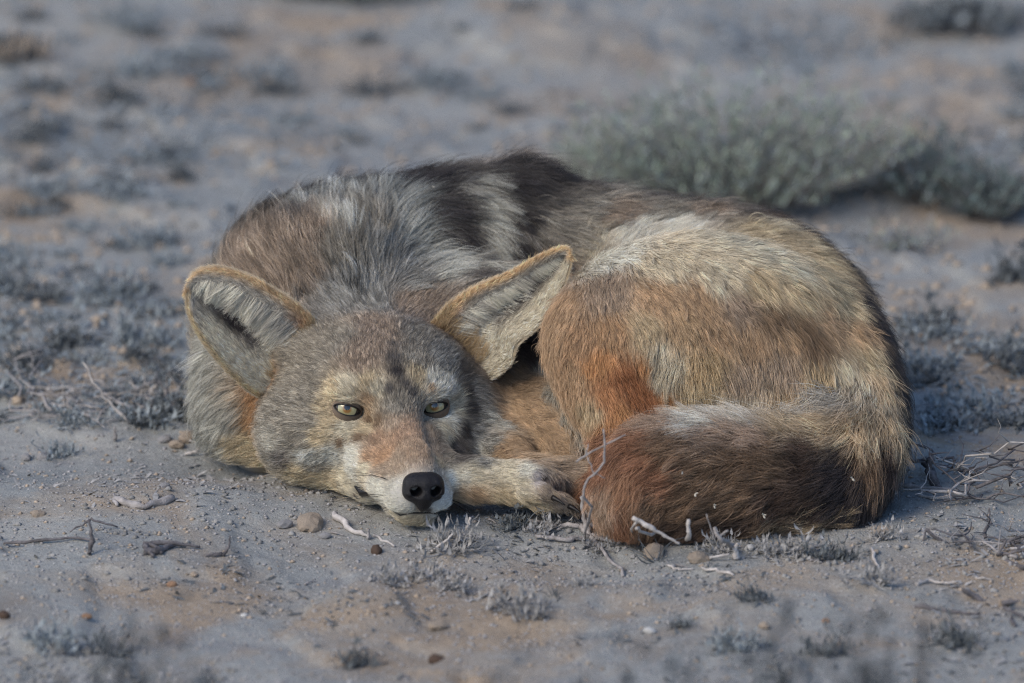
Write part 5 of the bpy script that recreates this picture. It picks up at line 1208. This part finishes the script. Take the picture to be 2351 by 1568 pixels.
# banded guard hairs: a dark or pale version of the local colour, in streaks and strand by strand
r_ = np.random.default_rng(11)
n_ = len(FP)
streak = fbm(FP, 170, 2, 31) * 0.8 + fbm(FP, 60, 2, 41) * 0.5
pick = streak * 0.9 + r_.normal(0, .55, n_)
amp = ct
finer = np.where(rg == 0, fbm(FP, 420, 2, 51) * 1.0, 0)
pick = pick + finer
val = np.exp(pick * np.array([.62, .74, .80, .56, .42, .4, .35, .55])[rg] * amp)
lum = col @ np.array([.3, .6, .1])
base = col * (FUR_GAIN * np.array([1.12, .95, .85, 1.08, 1.2, 1.15, 1.15, 1.08])[rg])[:, None] * np.where((rg == 7)[:, None], np.array([1.05, 1.0, .94]), np.where((rg == 4)[:, None], np.array([1.02, 1.0, .93]), np.array([1.0, 1.01, .96])))
tip = base * val[:, None]
dark = (pick < -0.55) & (r_.random(n_) < 0.55 * amp)
pale = (pick > 0.55) & (r_.random(n_) < 0.5 * amp)
tip = np.where(dark[:, None], base * 0.32, tip)
tip = np.where(pale[:, None], base * 1.25 + 0.05, tip)
warmth = r_.normal(0, .05, n_)
tip = tip * np.stack([1 + warmth, np.ones(n_), 1 - warmth], 1)
root = base * (0.70 - .36 * np.clip(amp, 0, 1))[:, None] * (1 + 0.25 * (val[:, None] - 1))  # roots darkened: recess shade between locks put into the hair colour
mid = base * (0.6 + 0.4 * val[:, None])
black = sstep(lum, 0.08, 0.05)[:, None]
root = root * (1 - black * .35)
guard = r_.random(n_) < .05
for i, nm in enumerate(REGIONS):
    m = rg == i
    if m.sum() < 20: continue
    L = ln[m]
    lift = {'head_fur': .34, 'ruff_fur': .38, 'back_fur': .38, 'rump_fur': .42, 'thigh_fur': .36, 'foreleg_fur': .25, 'paw_fur': .25, 'tail_fur': .42}[nm]
    wdt = np.clip(0.00007 + L * 0.0036, 0.00008, 0.00015)
    frz = {'head_fur': .05, 'tail_fur': .15, 'thigh_fur': .11, 'rump_fur': .12}.get(nm, .08)
    L = L * {'head_fur': .78, 'thigh_fur': .72, 'rump_fur': .75, 'tail_fur': .82, 'back_fur': .85, 'ruff_fur': .9}.get(nm, 1.0)
    if nm != 'paw_fur': L = L * np.where(guard[m], 1.3, 1.0); lift = np.where(guard[m], lift + .2, lift)
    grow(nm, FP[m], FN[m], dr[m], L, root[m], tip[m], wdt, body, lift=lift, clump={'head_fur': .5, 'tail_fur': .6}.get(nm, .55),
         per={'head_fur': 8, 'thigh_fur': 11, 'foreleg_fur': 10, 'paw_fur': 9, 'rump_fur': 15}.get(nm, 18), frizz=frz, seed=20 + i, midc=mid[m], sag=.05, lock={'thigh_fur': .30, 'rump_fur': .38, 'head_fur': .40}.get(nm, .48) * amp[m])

# ---- eyes
SKIN_D = simple_mat('dark_eyelid_skin', (.012, .010, .010), .38, .5)
def eye_material():
    m, nt, b = material('iris')
    tc = nt.nodes.new('ShaderNodeTexCoord')
    sep = nt.nodes.new('ShaderNodeSeparateXYZ'); nt.links.new(tc.outputs['Object'], sep.inputs[0])
    rad = nt.nodes.new('ShaderNodeVectorMath'); rad.operation = 'LENGTH'
    mul = nt.nodes.new('ShaderNodeVectorMath'); mul.operation = 'MULTIPLY'; mul.inputs[1].default_value = (1, 1, 0)
    nt.links.new(tc.outputs['Object'], mul.inputs[0]); nt.links.new(mul.outputs[0], rad.inputs[0])
    ramp = nt.nodes.new('ShaderNodeValToRGB')
    mr = nt.nodes.new('ShaderNodeMapRange'); mr.inputs['From Max'].default_value = 0.0085
    nt.links.new(rad.outputs['Value'], mr.inputs['Value']); nt.links.new(mr.outputs[0], ramp.inputs[0])
    e = ramp.color_ramp.elements
    e[0].position = 0.0; e[0].color = (.20, .075, .018, 1)
    e[1].position = 1.0; e[1].color = (.03, .025, .015, 1)
    for p, c in ((.30, (.30, .15, .035, 1)), (.45, (.44, .39, .20, 1)), (.75, (.50, .47, .28, 1)), (.88, (.20, .18, .10, 1))):
        x = e.new(p); x.color = c
    nz = nt.nodes.new('ShaderNodeTexNoise'); nz.inputs['Scale'].default_value = 900; nz.inputs['Detail'].default_value = 3
    nt.links.new(tc.outputs['Object'], nz.inputs['Vector'])
    mx = nt.nodes.new('ShaderNodeMixRGB'); mx.blend_type = 'MULTIPLY'; mx.inputs[0].default_value = .45
    nt.links.new(ramp.outputs[0], mx.inputs[1]); nt.links.new(nz.outputs[0], mx.inputs[2])
    nt.links.new(mx.outputs[0], b.inputs['Base Color'])
    b.inputs['Roughness'].default_value = .25
    b.inputs['Coat Weight'].default_value = 1; b.inputs['Coat Roughness'].default_value = .02
    return m
IRIS = eye_material()
PUPIL = simple_mat('pupil', (.004, .004, .004), .1); PUPIL.node_tree.nodes['Principled BSDF'].inputs['Coat Weight'].default_value = 1
SCLERA = simple_mat('sclera', (.05, .04, .035), .15, .5)

def cap(name, R, a, mat, parent, loc, rot, seg=28, rings=8):
    v = [(0, 0, R)]; f = []
    for i in range(1, rings + 1):
        t = a * i / rings
        for j in range(seg):
            p = 2 * math.pi * j / seg
            v.append((R * math.sin(t) * math.cos(p), R * math.sin(t) * math.sin(p), R * math.cos(t)))
    for j in range(seg):
        f.append((0, 1 + j, 1 + (j + 1) % seg))
    for i in range(rings - 1):
        for j in range(seg):
            a0 = 1 + i * seg
            f.append((a0 + j, a0 + seg + j, a0 + seg + (j + 1) % seg, a0 + (j + 1) % seg))
    o = mesh_obj(name, v, f, mat, parent)
    o.matrix_basis = Matrix.Translation(Vector(loc)) @ rot
    return o

gaze = Vector((0.0, -math.cos(math.radians(13)), math.sin(math.radians(13))))
gx = Vector((math.cos(math.radians(2)), 0, -math.sin(math.radians(2)))); gy = gaze.cross(gx).normalized(); gx = gy.cross(gaze).normalized()
ROT = Matrix((gx, gy, gaze)).transposed().to_4x4()
for s in (-1, 1):
    c = hd(s * EYE[0], EYE[1], EYE[2])
    eye = cap('eye', EYE_R * .001, 2.2, SCLERA, body, c, ROT, 32, 16)
    ir = cap('iris', EYE_R * .001 + .00008, math.asin(6.6 / EYE_R), IRIS, eye, (0, 0, 0), Matrix.Identity(4))
    pu = cap('pupil', EYE_R * .001 + .00016, math.asin(2.1 / EYE_R), PUPIL, eye, (0, 0, 0), Matrix.Rotation(-.12, 4, 'X'))
    # eyelids: a shell with an almond opening, and its dark rim
    n = 48; R = EYE_R + .75
    def almond(k, grow_=0.0):
        t = 2 * math.pi * k / n
        x = math.cos(t) * (9.3 + grow_)
        e = max(0, 1 - (x / (9.3 + grow_)) ** 2)
        up = math.sin(t) >= 0
        y = (3.0 + grow_) * e ** .5 if up else -(4.2 + grow_) * e ** .62
        inner = -s * x                                   # positive towards the nose
        y -= 0.17 * inner + 0.02 * max(0, inner - 5) ** 2
        return x, y - 0.2
    v = []; f = []; RG = 9
    for j in range(RG):
        g = j / (RG - 1)
        for k in range(n):
            x, y = almond(k)
            t = math.atan2(y, x); rr = math.hypot(x, y)
            tgt = 10.9
            rr2 = rr + (tgt - rr) * g if rr < tgt else rr
            x2, y2 = math.cos(t) * rr2, math.sin(t) * rr2
            Rj = R + (0.25 * math.sin(g * math.pi))
            z = math.sqrt(max(Rj * Rj - rr2 * rr2, 0.2)) 
            v.append((x2 * .001, y2 * .001, z * .001))
    for j in range(RG - 1):
        for k in range(n):
            a = j * n + k; b = j * n + (k + 1) % n
            f.append((a, b, b + n, a + n))
    lidc = np.repeat(np.linspace(0, 1, RG) ** .35, n)[:, None]; lidc = np.array([.012, .01, .01]) * (1 - lidc) + np.array([.22, .17, .13]) * lidc
    lid = mesh_obj('eyelid', v, f, HIDE, body, colors=lidc); lid.matrix_basis = Matrix.Translation(Vector(c)) @ ROT
    # rim tube
    v = []; f = []; m_ = 8
    for k in range(n):
        x, y = almond(k, .1)
        rr = math.hypot(x, y); z = math.sqrt(max(R * R - min(rr, R - .3) ** 2, .1)) - .15
        x0, y0 = almond((k + 1) % n, .1); tx, ty = x0 - x, y0 - y; l = math.hypot(tx, ty) or 1; nx, ny = ty / l, -tx / l
        rad = .62 if math.sin(2 * math.pi * k / n) > 0 else .42
        for j in range(m_):
            a = 2 * math.pi * j / m_
            v.append(((x + nx * math.cos(a) * rad) * .001, (y + ny * math.cos(a) * rad) * .001, (z + math.sin(a) * rad) * .001))
    for k in range(n):
        for j in range(m_):
            a = k * m_ + j; b = k * m_ + (j + 1) % m_; c2 = ((k + 1) % n) * m_ + (j + 1) % m_; d = ((k + 1) % n) * m_ + j
            f.append((a, b, c2, d))
    rim = mesh_obj('eyelid_rim', v, f, SKIN_D, lid)
bpy.context.view_layer.update()

# ---- nose
def build_nose():
    h = 0.0006
    c = hd(0, 92, -34)
    F = Field(c - .024, c + .024, h)
    F.f[:] = .03
    F.ell(hd(0, 89, -28.5), (.0125, .0095, .0072), HR, .003)
    for s in (-1, 1):
        F.ell(hd(s * 6.9, 90.5, -29.8), (.0078, .0092, .0070), HR, .0025)
        F.ell(hd(s * 9.2, 91, -35), (.0060, .0075, .0066), HR, .0025)
    F.limb([(hd(0, 94, -30), .0062), (hd(0, 94.5, -37), .0060), (hd(0, 92, -44), .0042), (hd(0, 90, -48), .0020)], .003)
    F.ell(hd(0, 90, -38), (.0105, .0072, .0070), HR, .003)
    for s in (-1, 1):
        F.limb([(hd(s * 6.2, 102, -34.4), .0027), (hd(s * 7.0, 95, -32.5), .0033), (hd(s * 7.0, 86, -29), .0034)], .0014, carve=True)
        F.limb([(hd(s * 7.8, 101, -36.6), .0016), (hd(s * 11, 98, -39.0), .0012), (hd(s * 15, 92, -38.5), .0010)], .001, carve=True)
    F.limb([(hd(0, 103.2, -28), .0009), (hd(0, 103.6, -38), .0011), (hd(0, 98.5, -46), .0010)], .0012, carve=True)
    return F.mesh()
nV, nQ = build_nose()
NOSE = simple_mat('nose_skin', (.010, .009, .011), .42, .38, bump=.5, bscale=1600)
mesh_obj('nose', nV, nQ, NOSE, body)

# ---- lips, whiskers, claws
LIP = simple_mat('lip_skin', (.014, .012, .012), .45, .4)
class _T(list): pass
def tube_mesh(pts, rad, sides=6):
    v = []; f = []; n = len(pts); ref = np.array([.21, .34, .91])
    for i in range(n):
        t = pts[min(i + 1, n - 1)] - pts[max(i - 1, 0)]; t = t / (np.linalg.norm(t) + 1e-12)
        a = np.cross(t, ref); a /= np.linalg.norm(a); b = np.cross(t, a)
        for k in range(sides):
            q = 2 * math.pi * k / sides; v.append(tuple(pts[i] + (a * math.cos(q) + b * math.sin(q)) * rad[i]))
    for i in range(n - 1):
        for k in range(sides):
            c = i * sides + k; d = i * sides + (k + 1) % sides; f.append((c, d, d + sides, c + sides))
    f.append(tuple(range(sides))[::-1]); f.append(tuple((n - 1) * sides + k for k in range(sides)))
    return v, f
lipP = [snap(hd(*m_), .0002)[0] for m_ in MOUTH]
v, f = tube_mesh(lipP, [.0018, .0036, .0026, .0012, .0006, .0005, .0007, .0005, .0006, .0010], 8)
mesh_obj('lip', v, f, LIP, body)
WH = simple_mat('whisker_hair', (.03, .025, .022), .4, .4)
rw = random.Random(8)
for s in (-1, 1):
    for k in range(9 if s < 0 else 6):
        p, g = snap(hd(s * rw.uniform(13, 21), rw.uniform(48, 78), rw.uniform(-47, -33)))
        L = rw.uniform(.018, .040); d = g * .6 + h_r * s * .9 - h_f * rw.uniform(.5, 1.0) + np.array([0, 0, rw.uniform(-.05, .25)])
        d /= np.linalg.norm(d)
        pts = [p + d * L * t - np.array([0, 0, .3]) * L * t * t - h_f * L * t * t * .2 for t in np.linspace(0, 1, 7)]
        v, f = tube_mesh(pts, np.linspace(.00022, .00006, 7), 4)
        mesh_obj('whisker', v, f, WH, body)
for q in TOES[:4]:
    a = at(q[3] + q[7] + 2, q[4] + q[8] + 2, q[5] - .004)
    dx, dz = (.0045, -.0015) if q[8] < 20 else (.003, -.0035)
    pts = [a + np.array([dx, -.003, dz * .6]) * t * 2 + np.array([0, 0, -.0022]) * t * t for t in np.linspace(0, 1, 6)]
    v, f = tube_mesh(pts, np.linspace(.0021, .0004, 6), 7)
    mesh_obj('claw', v, f, LIP, body)

# ---- ears
def catmull(pts, t):
    p = np.array(pts, float); n = len(p)
    p = np.vstack([2 * p[0] - p[1], p, 2 * p[-1] - p[-2]])
    s = np.clip(np.asarray(t), 0, 1) * (n - 1); i = np.minimum(s.astype(int), n - 2); f = (s - i)[:, None]
    a, b, c, d = p[i], p[i + 1], p[i + 2], p[i + 3]
    return .5 * (2 * b + (c - a) * f + (2 * a - 5 * b + 4 * c - d) * f * f + (3 * b - a - 3 * c + d) * f ** 3)

class Ear:
    def __init__(self, U, L, depth, back, thick=.0026, skew=.5):
        self.U = [at(*p) for p in U]; self.L = [at(*p) for p in L]
        self.depth = depth; self.back = np.array(back) / np.linalg.norm(back); self.th = thick; self.skew = skew
    def pos(self, t, s, inner=True):
        """t base 0 -> tip 1, s 0 = upper/inner rim, 1 = outer rim."""
        u = catmull(self.U, t); l = catmull(self.L, t)
        w = np.linalg.norm(u - l, axis=1)
        prof = np.maximum(np.sin(np.pi * np.clip(s, 0, 1) ** self.skew), 0) ** 1.5
        dep = np.interp(t, *self.depth) * prof
        p = u * (1 - s)[:, None] + l * s[:, None] + self.back * dep[:, None]
        return p
    def normal(self, t, s):
        e = 1e-3
        a = self.pos(np.clip(t + e, 0, 1), s) - self.pos(np.clip(t - e, 0, 1), s); b = self.pos(t, np.clip(s + e, 0, 1)) - self.pos(t, np.clip(s - e, 0, 1))
        n = np.cross(a, b); n /= np.linalg.norm(n, axis=1, keepdims=True) + 1e-12
        flip = (n @ self.back) > 0
        n[flip] *= -1
        return n, a / (np.linalg.norm(a, axis=1, keepdims=True) + 1e-12), b / (np.linalg.norm(b, axis=1, keepdims=True) + 1e-12)

def elin(c):
    return lin(c) ** .82

def ear_colour(t, s, side, outer=False):
    """Short-coat colour over the ear, with shade painted into the hollow."""
    n = len(t)
    ora = elin((184, 150, 110)); grey = elin((146, 138, 126)); cream = elin((192, 180, 156)); darkc = elin((36, 31, 32)); dgrey = elin((92, 88, 80)); deep = elin((160, 108, 66))
    if outer:
        e = np.minimum(s, 1 - s); k = sstep(e, .16, .02)[:, None]
        return elin((182, 142, 100)) * (1 - k) + elin((206, 184, 150)) * k
    c = np.tile(grey, (n, 1))
    rimtop = (sstep(s, .15, .03) if side < 0 else sstep(s, .18, .05))[:, None]
    rimtip = sstep(t, .86, .99)[:, None]
    rimlow = sstep(s, .93, .985)[:, None]
    mid = np.exp(-((s - (.66 if side < 0 else .62)) / .24) ** 2 - ((t - (.48 if side < 0 else .56)) / .24) ** 2)[:, None]
    c = c * (1 - mid) + darkc * mid  # deep hollow of the cup darkened, its shade put into the colour
    lowpale = (sstep(s, .70, .86) * (sstep(t, .80, .55) if side < 0 else sstep(t, .95, .8)))[:, None]
    c = c * (1 - lowpale) + cream * lowpale
    lowbase = (sstep(s, .52, .66) * sstep(t, .36, .26))[:, None]
    c = c * (1 - lowbase) + cream * lowbase
    base = np.clip(sstep(t, .22, .10) * sstep(s, .9, .6) * .8 + sstep(t, .34, .16) * sstep(s, .30, .10), 0, 1)[:, None] * (.9 if side < 0 else .6)
    c = c * (1 - base) + deep * base
    c = c * (1 - rimlow) + (elin((176, 150, 110)) if side < 0 else cream) * rimlow
    c = c * (1 - rimtop) + ora * rimtop
    c = c * (1 - rimtip) + ora * rimtip
    return c

def make_ear(ear, side, seed):
    nt_, ns_ = 40, 26
    T, S = np.meshgrid(np.linspace(0, 1, nt_), np.linspace(0, 1, ns_), indexing='ij')
    t, s = T.ravel(), S.ravel()
    Pm = ear.pos(t, s); Nn, _, _ = ear.normal(np.clip(t, .01, .99), np.clip(s, .02, .98))
    th = ear.th * (0.35 + .65 * np.sin(np.pi * s) ** .5) * np.clip((1.02 - t) * 6, .35, 1)
    inner = Pm; outer = Pm - Nn * th[:, None]
    V = np.vstack([inner, outer]); n0 = nt_ * ns_
    F = []
    for i in range(nt_ - 1):
        for j in range(ns_ - 1):
            a = i * ns_ + j
            F.append((a, a + 1, a + ns_ + 1, a + ns_)); F.append((n0 + a, n0 + a + ns_, n0 + a + ns_ + 1, n0 + a + 1))
    for i in range(nt_ - 1):
        for j in (0, ns_ - 1):
            a = i * ns_ + j; F.append((a, a + ns_, n0 + a + ns_, n0 + a))
    cc = np.vstack([ear_colour(t, s, side), ear_colour(t, s, side, True)]) * 1.1
    o = mesh_obj('ear', V, np.array(F), HIDE, body, colors=np.clip(cc * .8, 0, 1))
    r = np.random.default_rng(seed)
    # short coat, inside and outside
    n = 26000
    t = r.random(n) * .99 + .005; s = r.random(n)
    P = ear.pos(t, s); N, dt, ds = ear.normal(np.clip(t, .01, .99), np.clip(s, .01, .99))
    c = ear_colour(t, s, side) * FUR_GAIN * 1.25 * np.exp(r.normal(0, .16, n))[:, None] * np.exp(fbm(P, 260, 2, 3) * .2)[:, None]
    grow('ear_fur', P, N, dt * .8 + ds * .25 * np.sign(s - .3)[:, None], r.uniform(.003, .0075, n), c * .6, c * 1.15, .00010, o, lift=.38, clump=.45, per=9, frizz=.09, seed=seed, lock=.28)
    t = r.random(n) * .965 + .005; s = r.random(n)
    P = ear.pos(t, s); N, dt, ds = ear.normal(np.clip(t, .01, .99), np.clip(s, .01, .99))
    P = P - N * (ear.th * (0.35 + .65 * np.sin(np.pi * s) ** .5) * np.clip((1.02 - t) * 6, .35, 1))[:, None]
    c = ear_colour(t, s, side, True) * FUR_GAIN * np.exp(r.normal(0, .16, n))[:, None]
    grow('ear_back_fur', P, -N, dt, np.full(n, .0030), c * .8, c * 1.1, .00009, o, lift=.3, clump=.3, per=10, frizz=.06, seed=seed + 1)
    # rim coat
    n = 9000
    t = r.random(n) * .975; s = np.where(r.random(n) < .5, r.random(n) * .02, 1 - r.random(n) * .02)
    P = ear.pos(t, s); N, dt, ds = ear.normal(np.clip(t, .01, .99), np.clip(s, .02, .98))
    out = ds * np.where(s < .5, -1, 1)[:, None] + N * .2
    c = (ear_colour(t, s, side) * .3 + .7 * elin((205, 188, 160))) * FUR_GAIN * 1.05 * np.exp(r.normal(0, .12, n))[:, None]
    grow('ear_rim_fur', P - N * .001, out / np.linalg.norm(out, axis=1, keepdims=True), dt, r.uniform(.0014, .0052, n), c * .85, c * 1.1, .00008, o, lift=.6, clump=.35, per=7, frizz=.12, seed=seed + 2)
    # long pale tufts from the inner wall, lying across the cup
    n = 7000
    t = np.clip(r.beta(2.0, 2.2, n) * .74 + .14, .1, .93); s = np.clip(.13 + r.beta(2.0, 2.6, n) * (.52 if side < 0 else .56), .05, .68)
    P = ear.pos(t, s); N, dt, ds = ear.normal(t, s)
    wc = elin((250, 242, 220)); gc = elin((160, 154, 144))
    k = np.clip(fbm(P, 120, 2, 9) * 1.2 + .62 + r.normal(0, .2, n), 0, 1)[:, None]
    c = (wc * k + gc * (1 - k)) * FUR_GAIN * .95
    grow('ear_tuft', P, N, ds * (1.0 if side < 0 else .7) + dt * (.45 if side < 0 else .6), .0075 + .010 * r.random(n), c * .7, c, .00013, o, lift=.30, clump=.7, per=16, frizz=.09, seed=seed + 3, sag=.1)
    n = 1500
    t = .08 + r.random(n) ** 1.5 * .12; s = r.random(n) * .8 + .02
    P = ear.pos(t, s); N, dt, ds = ear.normal(t, s)
    c = np.tile(elin((172, 146, 110)), (n, 1)) * FUR_GAIN * np.exp(r.normal(0, .2, n))[:, None]
    grow('ear_base_fur', P, N, dt, .009 + .004 * r.random(n), c * .7, c, .00013, o, lift=.45, clump=.5, per=15, frizz=.08, seed=seed + 4)
    return o

left_ear = Ear(U=[(800, 815, .185), (745, 762, .163), (700, 712, .156), (640, 670, .152), (575, 635, .150), (520, 617, .150), (475, 617, .149), (445, 636, .148), (431, 668, .147)],
               L=[(672, 965, .165), (612, 922, .140), (565, 893, .130), (520, 850, .126), (488, 812, .126), (462, 775, .128), (443, 738, .133), (433, 702, .140), (431, 669, .147)],
               depth=([0, .12, .25, .42, .65, .87, 1], [.008, .010, .020, .025, .021, .010, .0]), back=(.28, .93, -.10), skew=1.5, thick=.0016)
right_ear = Ear(U=[(950, 800, .185), (990, 742, .165), (1035, 695, .158), (1095, 658, .152), (1160, 630, .146), (1220, 597, .138), (1265, 577, .132), (1292, 571, .129), (1308, 587, .128)],
                L=[(1070, 900, .17), (1128, 872, .148), (1168, 840, .138), (1184, 795, .134), (1224, 758, .131), (1258, 712, .129), (1286, 665, .127), (1303, 622, .127), (1308, 588, .128)],
                depth=([0, .12, .25, .42, .65, .87, 1], [.006, .010, .016, .020, .018, .010, .0]), back=(-.25, .93, .15), skew=1.4, thick=.0016)
e1 = make_ear(left_ear, -1, 51)
e2 = make_ear(right_ear, 1, 61)

# ---- bits of dry plant caught in the coat
FLECK = simple_mat('dry_flake', (.55, .50, .42), .8, .2)
for px, py, w, lab in ((1590, 1127, 10, 'tiny pale flake stuck in the brown fur near the tail end'), (1628, 1152, 9, 'pale double flake in the dark fur low on the tail'),
                       (1742, 1168, 11, 'crumpled white flake stuck low on the middle of the tail'), (1942, 1095, 10, 'star-shaped dry fleck on the black patch of the tail'),
                       (1562, 1085, 7, 'small pale flake in the upper brown fur of the tail'), (992, 455, 7, 'tiny bluish flake on the dark shoulder fur')):
    p, g = snap(at(px, py, .0 if py > 900 else .24))
    for _ in range(12):
        e_ = at(px, py, p[1]); p, g = snap(e_)
    p = p + g * .011
    v = []; f = []; rr_ = random.Random(px)
    for q in range(3):
        b0 = len(v); a_ = rr_.uniform(0, 6.28); d = np.array([math.cos(a_), -.3, math.sin(a_)]); d /= np.linalg.norm(d); sd = np.cross(d, g); sd /= np.linalg.norm(sd) + 1e-9
        L_ = w * .00022
        for u_, w_ in ((0, .35), (.5, 1), (1, .2)):
            cpt = d * L_ * u_ + g * .0004 * u_ * q
            v += [tuple(cpt + sd * L_ * .3 * w_), tuple(cpt - sd * L_ * .3 * w_), tuple(cpt + sd * L_ * .3 * w_ + g * .0003), tuple(cpt - sd * L_ * .3 * w_ + g * .0003)]
        for k in (0, 4):
            a0 = b0 + k
            f += [(a0, a0 + 1, a0 + 5, a0 + 4), (a0 + 2, a0 + 6, a0 + 7, a0 + 3), (a0, a0 + 4, a0 + 6, a0 + 2), (a0 + 1, a0 + 3, a0 + 7, a0 + 5)]
    o = mesh_obj('plant_fleck', v, f, FLECK); o.location = Vector(p)
    tag(o, lab, 'fleck', 'plant flecks caught in the fur')
